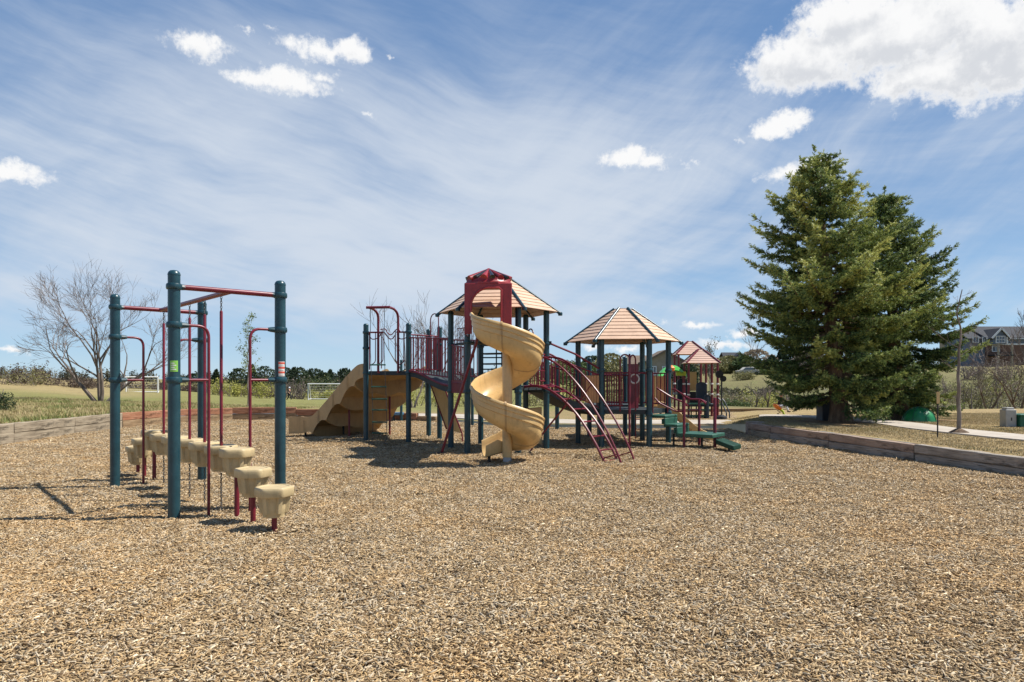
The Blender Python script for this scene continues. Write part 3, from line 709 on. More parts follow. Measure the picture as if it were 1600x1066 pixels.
hd.box((ox1+.035, (hy0+.05+hy1)/2, (hz0+3.2)/2), (.024, hy1-hy0-.06, 3.2-hz0))
hood = hd.build('hood', M['red'], sl, bevel=.01)
MB().tube([(x, hy0-.004, z) for x, z in arc], .024, 8).build('arch_trim', M['red'], hood)
mb = MB(); mcx, mcy = (hx0+hx1)/2, (hy0+hy1)/2; oc = lambda r, z, off=0: [(mcx+r*math.cos(rad(22.5+45*i+off)), mcy+r*.94*math.sin(rad(22.5+45*i+off)), z) for i in range(8)]
mb.grid([oc(.50, hz1-.005), oc(.50, hz1+.03), oc(.465, hz1+.06), oc(.455, hz1+.115), oc(.40, hz1+.125), oc(.04, hz1+.34), oc(.02, hz1+.352)], closed_u=True, smooth=False); mb.f += [tuple(range(8))]; mb.s += [False]
mb.f += [tuple(range(48, 56))]; mb.s += [False]; dome = mb.build('dome', M['red'], hood)
for i in range(16):     # radiating half-cones: red ones with dark clear ones between
    a = rad(11.25+22.5*i); m = MB(); d = Vector((math.cos(a), math.sin(a)*.94, 0)); p0 = Vector((mcx, mcy, hz1+.345)); p1 = p0+d*.44-Vector((0, 0, .235))
    m.tube([p0, p1], [.008, .068 if i % 2 else .060], 12); m.build('dome_flute', M['red'] if i % 2 else M['glass_dark'], dome)
MB().tube([(-1.44, 14.0, -.1), (-1.44, 14.0, .02), (-.72, 13.55, 2.2), (-.66, 13.5, 2.42)], .030, 10).build('slide_brace', M['maroon'], sl)
MB().box((-1.47, 14.0, .012), (.26, .12, .02)).build('brace_foot', M['dark'], sl)

# --- left half-hexagon deck, triple wide slide
A, B, D, Cc = Vector((-3.56, 16.65, 0)), Vector((-2.50, 16.5, 0)), Vector((-1.83, 17.25, 0)), Vector((-2.22, 18.2, 0))
posts([(A.x, A.y, 2.88, (ZDL-.05, 2.28, 2.66)), (B.x, B.y, 2.88, (ZDL-.05, 2.66)), (D.x, D.y, 2.86, (ZDL-.05, 2.4)), (Cc.x, Cc.y, 2.86, (ZDL-.05, 2.3))])
cl = (A+B+D+Cc)/4
MB().prism([(p.x, p.y) for p in (A.lerp(cl, .06), B.lerp(cl, .06), D.lerp(cl, .06), Cc.lerp(cl, .06))], ZDL-.10, ZDL).build('deck', M['deck'], ps)
e = (B-A).normalized()
def ab(s, z, out=0.0): return V3(A+e*s+Vector((e.y, -e.x, 0))*out, z)
Lab = (B-A).length
for s0, s1, wav in ((.09, .42, 0), (.80, Lab-.08, 0)):
    m = MB(); m.bar(ab(s0-.03, 2.66), ab(s1, 2.66), .02)
    m.tube(fillet([ab(s0, 2.66), ab(s0, 1.75)], .05), .015); m.tube(fillet([ab(s0+.02, 1.86), ab(s0+.15, 1.93), ab(s0+.15, 2.64)], .07), .011); m.tube(crv([ab(s0-.02, 2.62), ab(s0+.06, 2.5), ab(s0+.2, 2.52), ab(s0+.3, 2.62)]), .012); m.bar(ab(s1-.03, 1.78), ab(s1-.03, 2.66), .012)
    m.build('railing', M['maroon'], ps)
m = MB(); m.tube(crv([ab(.36, 2.72), ab(.48, 2.74), ab(.55, 2.64), ab(.64, 2.6), ab(.72, 2.68), ab(.80, 2.74), ab(.86, 2.68)]), .012); m.tube(crv([ab(.36, 2.62), ab(.46, 2.66), ab(.56, 2.53), ab(.66, 2.5), ab(.74, 2.6)]), .012)
m.tube(fillet([ab(.34, 1.9), ab(.43, 1.96), ab(.43, 2.72)], .08), .012); m.tube(fillet([ab(.83, 1.9), ab(.74, 1.96), ab(.74, 2.72)], .08), .012); m.build('wavy_rail', M['maroon'], ps)
fm = MB()
for s in (.31, .81): fm.tube(fillet([ab(s, ZDL-.05), ab(s, 3.1), ab(s-.03, 3.2, .22), ab(s-.06, 3.21, .52)], .14, 6), .030, 10)
fm.bar(ab(.22, 3.21, .52), ab(.78, 3.21, .52), .032, 10); fm.bar(ab(.2, 3.21, .52), ab(.22, 3.21, .52), .034)
fm.build('ladder_frame', M['maroon'], ps)
cld = thing_part('chain_ladder', ps)
for s in (.29, .63):
    m = MB(); z = 3.17
    pts = [ab(s+.015*math.sin(z_*2.1), z_, .50-.05*(3.2-z_)) for z_ in np.linspace(3.18, .1, 20)]+[ab(s+.02, .03, .55), ab(s+.15, .015, .72)]
    m.tube(pts, [.009 if i % 2 else .006 for i in range(len(pts))], 6); m.build('chain', M['chain'], cld)
for z in (1.86, 1.34, 1.05, .79, .50, .24): MB().bar(ab(.27+.015*math.sin(z*2.1), z, .5-.05*(3.2-z)), ab(.65+.015*math.sin(z*2.1), z, .5-.05*(3.2-z)), .017).build('rung', M['step'], cld)
# B-D railing and bridge to the tower
railing(B, D, ZDL+.04, 2.60, ZDL+.04, 2.60, 6)
railing(D, Cc, ZDL+.04, 2.60, ZDL+.04, 2.60, 6)
G_, I_ = h1[3], h1[2]
railing(B, G_, ZDL-.02, 2.52, ZD1+.18, 2.42, 15)
railing(D, I_, ZDL-.02, 2.52, ZD1+.18, 2.42, 12)
mb = MB(); mid = .42
for p, q in ((B, G_), (D, I_)):
    pass
L1, L2, R1, R2 = B.lerp(G_, .04), B.lerp(G_, .96), D.lerp(I_, .04), D.lerp(I_, .96)
rows = []
for t in np.linspace(0, 1, 9):
    z = ZDL+(ZD1-ZDL)*(t*t*(3-2*t))-.01; l = L1.lerp(L2, t); r = R1.lerp(R2, t); rows.append([V3(l, z), V3(r, z), V3(r, z-.13), V3(l, z-.13)])
mb.grid(rows, closed_u=True, smooth=False); mb.f += [(0, 1, 2, 3), (32, 33, 34, 35)]; mb.s += [False]*2; mb.build('bridge', M['deck'], ps)
MB().tube([V3(B.lerp(G_, t), ZDL+(ZD1-ZDL)*(t*t*(3-2*t))-.0) for t in np.linspace(.03, .97, 9)], .03).build('bridge_edge', M['maroon'], ps)
for P_, Q_, f0, f1 in ((D, Cc, .70, .95), (D, I_, -.10, .04)):
    a = P_.lerp(Q_, f0); b = P_.lerp(Q_, f1); MB().plate([V3(a, ZDL+.03), V3(b, ZDL+.03), V3(b, 2.58), V3(a, 2.58)], .02).build('solid_panel', M['maroon'], ps)
arch_handle(Vector((-2.05, 17.2, 0)), Vector((-1.83, 17.0, 0)), 1.75, 3.16, .014)
# leaning climbing board with maroon edge tubes, below the bridge
q = [at(669, 590, 17.4), at(692, 600, 17.0), at(722, 677, 16.6), at(698, 671, 17.0)]
MB().plate(q, .03).build('climbing_board', M['tan'], ps)
m = MB(); up_ = Vector((0, -.03, 0))
m.tube([q[0]+up_+Vector((0, 0, .15)), q[0]+up_, q[3]+up_], .018); m.tube([q[1]+up_+Vector((0, 0, .2)), q[1]+up_, q[2]+up_, Vector((q[2].x+.02, q[2].y, -.1))], .018); m.build('board_edge', M['maroon'], ps)
# triple slide descending away to the left
n_ = Vector((-(Cc-A).y, (Cc-A).x, 0)).normalized(); w_ = (Cc-A).normalized(); W = (Cc-A).length+.1; S0 = A+w_*-.02+n_*.06
kz = [(0, 1.70), (.12, 1.70), (.3, 1.62), (.65, 1.37), (1.1, 1.03), (1.6, .68), (2.05, .40), (2.4, .25), (2.75, .19), (3.25, .17)]
def zbed(s):
    for (a, b), (c, d) in zip(kz, kz[1:]):
        if s <= c:
            t = (s-a)/(c-a); return b+(d-b)*t
    return kz[-1][1]
zsm = lambda s: (zbed(max(0, s-.12))+zbed(s)+zbed(min(3.25, s+.12)))/3
ws = thing_part('triple_slide', ps)
def sec(s):
    z = zsm(s); fl = max(0, (s-2.5)/.75); out = []; wall = .20+.05*math.sin(PI*min(1, s/2.4))+.12*min(1, max(0, (s-2.2)/.5))
    top = []
    for i in range(49):
        t = i/48; lane = (t*3) % 1 if t < 1 else 1; bump = .085*math.exp(-((min(lane, 1-lane))/.10)**2)
        if t < .05 or t > .95:
            k = (min(t, 1-t))/.05; dz = wall*(1-k*k)
        else: dz = bump if .2 < t < .8 else .02*0
        lat = (t-.5)*(W+.10*fl)+W/2
        top.append((lat, z+dz))
    und = []
    for i in range(24, -1, -1):
        t = i/24; lane = (t*3) % 1; k = min(t, 1-t)
        dz = -.035-.015*math.sin(PI*lane)**2 if k > .03 else (wall-.02 if k < .001 else -.12)
        lat = (t-.5)*(W+.10*fl+.06)+W/2; und.append((lat, z+dz))
    und[0] = (und[0][0], z+wall); und[-1] = (und[-1][0], z+wall)
    # skirt below each side wall, scalloped between the rib joints
    sc_ = .015+.15*abs(math.sin(PI*(s-.32)/.62)) if .32 < s < 2.4 else .13
    und[1] = (und[0][0]-.004, z-(.27-sc_)); und[-2] = (und[-1][0]+.004, z-(.27-sc_))
    return [S0+n_*s+w_*l+Vector((0, 0, zz)) for l, zz in top+und]
rows = [sec(s) for s in np.linspace(0, 3.25, 66)]
mb = MB(); mb.grid(rows, closed_u=True); k = len(rows[0]); o = (len(rows)-1)*k; mb.f += [tuple(range(k)), tuple(range(o, o+k))]; mb.s += [False]*2
mb.build('slide_bed', M['tan_aged'], ws)
for s in (.32, .94, 1.56, 2.18):
    m = MB(); top = []; bot = []
    for t in np.linspace(0, 1, 25):
        p = S0+n_*(s+.10*math.sin(PI*t))+w_*(t*W); z = zsm(s); top.append(V3(p, z-.07)); bot.append(V3(p, z-.24-.20*math.sin(PI*t)**.7-.06*abs(math.sin(3*PI*t))))
    off = n_*.10
    rows = [[top[i], top[i]+off, bot[i]+off, bot[i]] for i in range(25)]
    m.grid(rows, closed_u=True); m.f += [(0, 1, 2, 3), (96, 97, 98, 99)]; m.s += [False]*2; m.build('slide_rib', M['tan_aged'], ws)
for s in (.62, 1.24, 1.88, 2.55):      # bolted joints between the moulded lengths, on the near wall
    z = zsm(s); p = S0+n_*s; m = MB(); dz = zsm(s+.05)-zsm(s-.05)
    m.beam(p-w_*.036+Vector((0, 0, z+.20)), p-w_*.036+Vector((0, 0, z-.13)), .045, .022); m.build('section_joint', M['tan_aged'], ws)
for s, t, mt in ((2.75, .06, 'dark'), (2.2, .45, 'dark'), (1.25, .22, 'maroon'), (1.0, .75, 'maroon'), (2.9, .9, 'dark')):
    p = S0+n_*s+w_*t*W; MB().bar(V3(p, -.2), V3(p, zsm(s)-.06), .028).build('slide_leg', M[mt], ws)

# --- arch ladder on the right of tower 1
al = thing_part('arch_ladder', ps); s0 = Vector((.50, 14.30, 0)); dr = (Vector((1.92, 13.12, 0))-s0).normalized(); lt = Vector((-dr.y, dr.x, 0))
pa = [(-.12, 1.36), (.15, 1.38), (.45, 1.33), (.85, 1.12), (1.25, .77), (1.6, .32), (1.82, -.05), (1.87, -.15)]
ph = [(-.12, 1.95), (.1, 1.98), (.5, 1.93), (.95, 1.66), (1.4, 1.22), (1.85, .6), (2.12, .12), (2.22, -.12)]
LP = lambda d, z, l: V3(s0+dr*d+lt*l, z)
path = crv([(d, 0, z) for d, z in pa], 5); hpath = crv([(d, 0, z) for d, z in ph], 5)
for l in (-.235, .235):
    MB().tube([LP(p.x, p.z, l) for p in path], .026, 8).build('ladder_rail', M['maroon'], al); MB().tube([LP(p.x, p.z, l*1.05) for p in hpath], .020, 8).build('handrail', M['maroon'], al)
    for i, j in ((16, 18), (29, 30)): MB().bar(LP(path[i].x, path[i].z, l), LP(hpath[j].x, hpath[j].z, l*1.05), .012).build('handrail_bracket', M['maroon'], al)
for i in (4, 8, 12, 15, 18, 21, 24, 27, 30): MB().bar(LP(path[i].x, path[i].z, -.235), LP(path[i].x, path[i].z, .235), .016).build('rung', M['maroon'], al)
MB().tube([LP(.95, 1.02, -.235), LP(.2, .25, -.235), LP(.02, .0, -.235)], .02).build('ladder_brace', M['maroon'], al)
# --- bridge tower 1 -> tower 2
K0, K1 = h1[0], h1[1]; L0, L1 = h2[4], h2[3]
rows = []
for t in np.linspace(0.03, .97, 11):
    z = ZD1+(ZD2-ZD1)*t-.06*math.sin(PI*t); a = K0.lerp(L0, t); b = K1.lerp(L1, t); i = a.lerp(b, .05); j = a.lerp(b, .95); rows.append([V3(i, z), V3(j, z), V3(j, z-.14), V3(i, z-.14)])
mb = MB(); mb.grid(rows, closed_u=True, smooth=False); mb.f += [(0, 1, 2, 3), (40, 41, 42, 43)]; mb.s += [False]*2; mb.build('sloping_bridge', M['deck'], ps)
for a, b in ((K0, L0), (K1, L1)):
    railing(a, b, ZD1+.05, 2.02, ZD2+.05, 1.62, 13); e = (b-a).normalized()
    MB().tube([V3(a+e*.07, 2.30), V3(a.lerp(b, .5), 2.08), V3(b-e*.06, 1.76)], .022).build('sloping_handrail', M['maroon'], ps)
MB().box(V3(K0, 2.3)+Vector((.08, -.02, .0)), (.06, .06, .08)).build('rail_end_cap', M['dark'], ps)
# --- tower 2
a, b = h2[3], h2[4]
for p, q, f0, f1 in ((h2[3], h2[2], .1, .9), (L0, K0, .05, .30)):
    m = MB()
    for i in range(5):
        t0 = f0+(f1-f0)*i/5; t1 = f0+(f1-f0)*(i+.86)/5; m.plate([V3(p.lerp(q, t0), ZD2+.16), V3(p.lerp(q, t1), ZD2+.16), V3(p.lerp(q, t1), 1.60), V3(p.lerp(q, t0), 1.60)], .03)
    m.build('slatted_panel', M['woodpanel'], ps)
railing(h2[4].lerp(h2[5], .02), h2[4].lerp(h2[5], .52), ZD2+.1, 1.66, ZD2+.1, 1.66, 7)
MB().bar(V3(h2[4], 1.66), V3(h2[5], 1.66), .018).build('guard_bar', M['maroon'], ps)
railing(h2[2], h2[1], ZD2+.1, 1.62, ZD2+.1, 1.62, 8)
MB().plate([at(982, 569, 15.5), at(997, 569, 15.6), at(997, 638, 15.6), at(982, 638, 15.5)], .03).build('solid_panel', M['maroon'], ps)
o = at(991, 592, 15.4); MB().tube([o+Vector((.10*math.cos(t), .0, .10*math.sin(t)))+Vector((0, -.04, 0)) for t in np.linspace(0, 2*PI, 17)[:-1]], .017, 8, closed=True).build('steering_ring', M['whitesticker'], ps)
p = at(983.5, 700, 15.0)
MB().tube(fillet([V3(p, -.2), V3(p, 2.05), V3(p+Vector((.02, .1, 0)), 2.06)], .05), .024, 10).build('slide_pole', M['maroon'], ps)
arch_handle(at(969, 0, 15.05), at(984, 0, 15.0), ZD2-.03, 2.06, .017); arch_handle(at(984.5, 0, 15.0), at(993, 0, 15.15), ZD2-.03, 2.05, .017)
railing(h2[0], h2[1], ZD2+.1, 1.66, ZD2+.1, 1.66, 6)
# transfer steps
st = thing_part('transfer_steps', ps); m0 = (h2[5]+h2[0])/2; nn = (Vector(((h2[5]+h2[0]).x/2-T2[0], (h2[5]+h2[0]).y/2-T2[1], 0))).normalized(); tt = Vector((-nn.y, nn.x, 0))
def slab(d0, d1, w, z, th, name, zd=0):
    q = [m0+nn*d0-tt*w/2, m0+nn*d1-tt*w/2, m0+nn*d1+tt*w/2, m0+nn*d0+tt*w/2]
    return MB().prism([(p.x, p.y) for p in q], [z-th, z-th-zd, z-th-zd, z-th], [z, z-zd, z-zd, z]).build(name, M['step'], st, bevel=.015)
slab(-.1, .30, .70, .72, .06, 'step'); slab(.255, .30, .70, .659, .20, 'step_riser'); slab(.258, .58, .70, .53, .06, 'step'); slab(.535, .58, .70, .469, .19, 'step_riser'); slab(.582, 1.38, .78, .345, .08, 'platform')
for d0, z in ((.30, .66), (.58, .47)): slab(d0-.10, d0-.05, .66, z-.02, .12, 'step_rib'); slab(1.39, 1.78, .5, .24, .10, 'ramp', .12)
mb = MB()
for d, z in ((.35, .3), (1.0, .25), (1.6, .12)): mb.bar(V3(m0+nn*d, -.2), V3(m0+nn*d, z), .025)
mb.build('step_leg', M['dark'], st)
for x, y, z, r in ((3.73, 14.8, 1.12, .030), (4.22, 15.4, 1.06, .030), (4.44, 14.95, 1.12, .036)): MB().lathe([(r, -.2), (r, z-.03), (r*.8, z-.01), (.005, z)], (x, y, 0), 12).build('step_post', M['maroon'], st)
m = MB()
m.tube(fillet([at(1026, 606, 15.1), at(1030, 609, 15.05), at(1051, 622, 14.95), at(1069, 629, 14.8), at(1074, 634, 14.85)], .05), .020); m.tube(fillet([at(1023, 622, 15.1), at(1030, 630, 15.05), at(1056, 643, 14.95), at(1068, 643, 14.8)], .05), .018)
m.build('stair_handrail', M['maroon'], st)
m = MB(); m.tube(fillet([at(1050, 608, 15.9), at(1055, 609, 15.85), at(1078, 624, 15.5), at(1094, 624, 15.4), at(1104, 629, 15.35)], .06), .020); m.bar(at(1079, 641, 15.5), at(1093, 641, 15.4), .014); m.bar(at(1096, 625, 15.4), at(1103, 631, 15.2), .02); m.build('stair_handrail', M['maroon'], st)
m = MB(); m.bar(V3(h2[5]+tt*.12+nn*.03, .75), V3(h2[5]+tt*.12+nn*.03, 1.68), .014); m.bar(V3(h2[0]-tt*.12+nn*.03, .75), V3(h2[0]-tt*.12+nn*.03, 1.66), .014); m.build('stair_handrail', M['maroon'], st)
# --- low rear module behind tower 2
q1, q2 = Vector((3.08, 18.6, 0)), Vector((3.22, 18.1, 0))
posts([(3.08, 18.6, 2.14, (.9,)), (1.36, 20.6, 2.0, ()), (3.22, 18.15, 1.9, ()), (2.05, 18.1, 2.1, ())])
MB().prism([(2.0, 17.1), (3.3, 17.05), (3.25, 18.6), (1.95, 18.5)], .80, .88).build('deck', M['deck'], ps)
railing((2.0, 18.5, 0), (3.2, 18.6, 0), .9, 1.65, .9, 1.65, 9); railing((3.3, 17.2, 0), (3.3, 18.5, 0), .9, 1.65, .9, 1.65, 8)
for x0, x1, yy in ((3.38, 3.62, 17.3), (3.75, 3.95, 17.6)): MB().plate([(x0, yy, .85), (x1, yy, .85), (x1, yy, 1.6), (x0, yy, 1.6)], .03).build('slatted_panel', M['woodpanel'], ps)
rows = []
for s in np.linspace(0, 1, 12):
    z = .86-.75*(s*s*(3-2*s)); x = 3.55+1.25*s; y = 16.9-.35*s
    rows.append([(x, y+.25, z+.13), (x, y+.22, z), (x, y-.22, z), (x, y-.25, z+.13), (x, y-.28, z+.12), (x, y-.25, z-.05), (x, y+.25, z-.05), (x, y+.28, z+.12)])
mb = MB(); mb.grid(rows, closed_u=True); mb.f += [tuple(range(8)), tuple(range(88, 96))]; mb.s += [False]*2; mb.build('small_slide', M['tan'], ps)
m = MB()
for x in (3.15, 3.5): m.bar((x, 17.4, -.1), (x, 17.4, .8), .016)
for z in (.25, .5): m.bar((3.15, 17.4, z), (3.5, 17.4, z), .014)
m.build('back_ladder', M['maroon'], ps)
railing(h1[1].lerp(K0, .0), Vector((1.36, 20.6, 0)), 1.2, 2.05, 1.0, 1.85, 16)
# ------------------------------------------------------------------ timber borders
rnd = random.Random(11)
def timber(parent, a, b, z0, h, w, mat, label=None):
    a = Vector(a); b = Vector(b); L = (b-a).length; mb = MB(); seg = 7
    rows = []
    for i in range(seg+1):
        x = -L/2+L*i/seg; j = lambda: rnd.uniform(-.006, .006)
        rows.append([(x, -w/2+j(), -h/2+j()), (x, w/2+j(), -h/2+j()), (x, w/2+j(), h/2+j()), (x, -w/2+j(), h/2+j())])
    mb.grid(rows, closed_u=True, smooth=False); mb.f += [(0, 1, 2, 3), (seg*4, seg*4+1, seg*4+2, seg*4+3)]; mb.s += [False]*2
    o = _lnk('timber', mb.mesh('timber', M[mat]), parent, .012); m = (a+b)/2
    o.location = (m.x, m.y, z0+h/2); o.rotation_euler = (rnd.uniform(-.02, .02), rnd.uniform(-.006, .006), math.atan2((b-a).y, (b-a).x))
    if parent.type == 'EMPTY': o.matrix_parent_inverse = Matrix.Translation(-Vector(parent.location))
    if label: o['label'] = label
    return o
def border(name, label, line, zt, hs, mats, seg, w=.17):
    t = thing(name, label, 'retaining border', (line[0][0], line[0][1], 0))
    P = [Vector((x, y, 0)) for x, y in line]
    cum = [0]
    for a, b in zip(P, P[1:]): cum.append(cum[-1]+(b-a).length)
    def pt(s):
        for i in range(len(P)-1):
            if s <= cum[i+1]+1e-6: return P[i].lerp(P[i+1], (s-cum[i])/(cum[i+1]-cum[i]))
        return P[-1]
    s = 0; n = 0
    while s < cum[-1]-.05:
        e = min(cum[-1], s+seg*rnd.uniform(.92, 1.08)); a, b = pt(s), pt(e); d = (b-a).normalized()*.012; z = 0
        top = zt(s/cum[-1])
        for k, h in enumerate(hs):
            zb = top-sum(hs[k:]); off = Vector((-d.y, d.x, 0)).normalized()*rnd.uniform(-.012, .012)
            sh = d.normalized()*(.0 if k == len(hs)-1 else .0)
            timber(t, a+d+off, b-d+off, zb, h-.006, w, mats(s/cum[-1], k, n))
        s = e; n += 1
    return t
def lm(f, k, n):
    if f < .56: return 'timber_grey'
    if k == 1: return 'timber_red' if f < .9 else 'timber_brown'
    return 'timber_brown'
LB = [(-12.0, 4), (-11.98, 13.0), (-12.08, 17.6), (-12.32, 21.3), (-11.75, 24.6), (-10.4, 25.85), (-8.0, 26.25), (-5.2, 26.05), (-2.75, 25.0)]
border('timber_border', 'low two-course wall of weathered timbers along the left edge of the wood chips', LB, lambda f: .47 if f < .75 else .47-.33*(f-.75)/.25, (.25, .24), lm, 2.5)
RB = [(10.0, -2.0), (8.85, 5.0), (7.84, 10.46), (6.5, 18.45)]
def rm(f, k, n):
    if f > .9: return 'timber_pink' if k else 'timber_grey'
    if f > .70: return 'timber_pink' if k else 'timber_ash'
    return 'timber_ash'
border('timber_border', 'low two-course wall of dark grey timbers along the right edge of the wood chips', RB, lambda f: .30+.04*f, (.18, .17), rm, 2.45)
t = thing('border_end_post', 'short weathered timber stump at the far end of the right timber border', 'timber', (6.62, 18.8, 0))
timber(t, (6.45, 18.75, 0), (6.9, 18.72, 0), 0, .36, .3, 'timber_pink'); timber(t, (6.6, 18.95, 0), (8.2, 20.4, 0), .08, .2, .16, 'timber_brown')
t = thing('timber_edging', 'low dark timber edging behind the small chip area under the spruce', 'edging', (10, 30, 0))
for i in range(5): timber(t, (3+2.9*i, 30.4+.1*i, 0), (5.85+2.9*i, 30.5+.1*i, 0), 0, .22, .15, 'timber_brown')

# ------------------------------------------------------------------ leaf / needle clouds (numpy)
rng = np.random.default_rng(21)
def rand_dirs(n):
    v = rng.normal(size=(n, 3)); return v/np.linalg.norm(v, axis=1, keepdims=True)
def quads(P, size, aspect=.6, flat=0.0, up=None):
    """one leaf quad at each point, random orientation"""
    n = len(P); d = rand_dirs(n)
    if up is not None: d = d*(1-flat)+np.asarray(up)*flat; d /= np.linalg.norm(d, axis=1, keepdims=True)
    e = np.cross(d, rand_dirs(n)); e /= np.linalg.norm(e, axis=1, keepdims=True)+1e-9; s = (size*rng.uniform(.6, 1.4, n))[:, None]
    a = d*s*.5; b = e*s*.5*aspect
    V = np.stack([P-a, P+b*.9, P+a, P-b*.9], 1).reshape(-1, 3); F = np.arange(4*n).reshape(n, 4); return V, F
def leafmesh(name, P, size, palette, aspect=.6, clump=.9, **k):
    """colours vary by clump and by leaf"""
    V, F = quads(P, size, aspect, **k); pal = np.asarray(palette, float); n = len(P)
    cl = np.floor(P/clump).astype(int); h = (cl[:, 0]*73856093 ^ cl[:, 1]*19349663 ^ cl[:, 2]*83492791) % 997/997.0
    t = np.clip(h*.6+rng.random(n)*.4, 0, .999)*(len(pal)-1); i = t.astype(int); c = pal[i]*(1-(t-i))[:, None]+pal[np.minimum(i+1, len(pal)-1)]*(t-i)[:, None]
    c *= rng.uniform(.75, 1.25, n)[:, None]
    return np_mesh(name, V, F, M['leaf'], np.repeat(c, 4, 0))

# --- spruces
def spruce(x, y, Ht, Rb, seed, label, lean=0.0, zc=.75, warm=0.5):
    R = random.Random(seed); g = np.random.default_rng(seed); z0 = H(x, y)
    t = thing('spruce_tree', label, 'tree', (x, y, z0))
    base = Vector((x, y, z0)); tr = MB(); k = 14
    ax = lambda h: base+Vector((lean*h/Ht, .02*math.sin(h*1.1), h))
    tr.tube([ax(-.2)]+[ax(Ht*i/k) for i in range(k+1)], [.42]+[(.24*(1-i/k)**.85+.012)*(1.35 if i == 0 else 1) for i in range(k+1)], 14)
    tr.build('trunk', M['bark_spruce'], t)
    # root flare and mound of litter
    br = MB(); SP = []; SD = []; SL = []; SC = []   # shoot start, dir, length, tint
    h = zc
    def shoots(path, dens, lmin, lmax, tint):
        for i in range(len(path)-1):
            a, b = path[i], path[i+1]; L = (b-a).length; m = max(1, int(L*dens+R.random()))
            for j in range(m):
                p = a.lerp(b, R.random()); d = (b-a).normalized(); q = Vector((R.gauss(0, 1), R.gauss(0, 1), R.gauss(0, .7))); q = (q-d*q.dot(d)); q.normalize()
                s = (d*R.uniform(.3, 1.0)+q*R.uniform(.3, .9)+Vector((0, 0, R.uniform(-.25, .12)))).normalized()
                SP.append(p); SD.append(s); SL.append(R.uniform(lmin, lmax)); SC.append(tint+R.uniform(-.2, .2))
    while h < Ht-.12:
        f = (h-zc)/(Ht-zc); Rr = Rb*max(.01, (1-f**2.6))**1.12*(.62+.38*min(1, f/.36))*(1 if f < .80 else 1-2.6*(f-.80))+.05
        nb = 9 if f < .6 else 7
        ph = R.random()*6.28
        for i in range(nb):
            az = ph+2*PI*i/nb+R.uniform(-.30, .30); L = Rr*R.choice((.50, .66, .80, .92, 1.0, 1.08, 1.18))*R.uniform(.92, 1.06); hh = h+R.uniform(-.16, .16)
            el = -.18+.62*f**1.5+R.uniform(-.10, .10); d = Vector((math.cos(az), math.sin(az), 0)); side = Vector((-d.y, d.x, 0))
            pts = []; n = max(4, int(L/.24)); wob = R.uniform(-.14, .14)
            for q in range(n+1):
                u = q/n; zz = math.tan(el)*L*u-.16*L*u*(1-f)+.30*L*u**3*(1-.3*f); pts.append(ax(hh)+d*(L*u)+side*(wob*L*u*u)+Vector((0, 0, zz)))
            r0 = .010+.013*L; br.tube(pts, [r0*(1-.85*q/n) for q in range(n+1)], 5, caps=False)
            tint = R.gauss(.5, .20)
            # flat sprays of side twigs, longest a third of the way back from the tip; inner limb nearly bare
            u0 = .10 if L < 1 else .20; m = max(3, int(L*(1-u0)/.10))
            for q in range(m):
                u = u0+(1-u0)*(q+R.random())/m; k0 = min(n-1, int(u*n)); p = pts[k0].lerp(pts[k0+1], u*n-k0); sg = 1 if q % 2 else -1
                tl = (.10+.62*(1-u)**.8+.06*L*(1-u))*R.uniform(.55, 1.15); tl = min(tl, .54)
                tan_ = (pts[k0+1]-pts[k0]).normalized()
                dd = (tan_*R.uniform(.8, 1.2)+side*sg*R.uniform(.5, .9)+Vector((0, 0, R.uniform(-.20, .12)))).normalized()
                tp = [p, p+dd*tl*.5+Vector((0, 0, -.02*tl)), p+dd*tl+Vector((0, 0, -.10*tl))]
                shoots(tp, 34, .06, .12, tint+.45*(u-.6))  # paler outwards: new growth, with sunlit tips also tinted into the needle colour
                if tl > .26:
                    for w in range(2):
                        uu = R.uniform(.3, .85); pp = tp[0].lerp(tp[2], uu); d2 = (dd*.9+side*R.choice((-1, 1))*.5+tan_*.3+Vector((0, 0, -.35))).normalized(); shoots([pp, pp+d2*tl*.45], 34, .06, .11, tint)
            shoots(pts[int(n*u0):], 26, .07, .12, tint+.1)
            for w in range(5): SP.append(pts[-1]); SD.append(((pts[-1]-pts[-2]).normalized()+Vector((R.gauss(0, .35), R.gauss(0, .35), R.gauss(.05, .3)))).normalized()); SL.append(R.uniform(.10, .19)); SC.append(tint+.25)
        h += .31*(1-.42*f)*R.uniform(.8, 1.2)
    for _ in range(46):
        v = R.uniform(-.5, .38); SP.append(ax(Ht+v)); SD.append(Vector((R.gauss(0, .8), R.gauss(0, .8), R.uniform(.3, 1.1))).normalized()); SL.append(max(.05, (.40-v)*.28)*R.uniform(.6, 1.1)); SC.append(.6)
    P = np.array(SP); D = np.array(SD); L = np.array(SL); T = np.array(SC); n = len(P); NB = 9
    ref = np.where(np.abs(D[:, 2:3]) < .9, np.array([[0, 0, 1.0]]), np.array([[1.0, 0, 0]])); A = np.cross(D, ref); A /= np.linalg.norm(A, axis=1, keepdims=True); B = np.cross(A, D)
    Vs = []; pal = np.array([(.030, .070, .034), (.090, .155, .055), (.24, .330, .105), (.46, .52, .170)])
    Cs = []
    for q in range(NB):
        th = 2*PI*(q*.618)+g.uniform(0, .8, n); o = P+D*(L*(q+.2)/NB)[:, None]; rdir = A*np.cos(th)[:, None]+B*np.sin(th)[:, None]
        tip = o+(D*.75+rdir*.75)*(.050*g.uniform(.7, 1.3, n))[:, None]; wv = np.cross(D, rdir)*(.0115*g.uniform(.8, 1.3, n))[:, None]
        Vs.append(np.stack([o-wv, o+wv, tip], 1)); Cs.append(np.clip(T+g.uniform(-.18, .18, n)+.02*q, 0, .999))
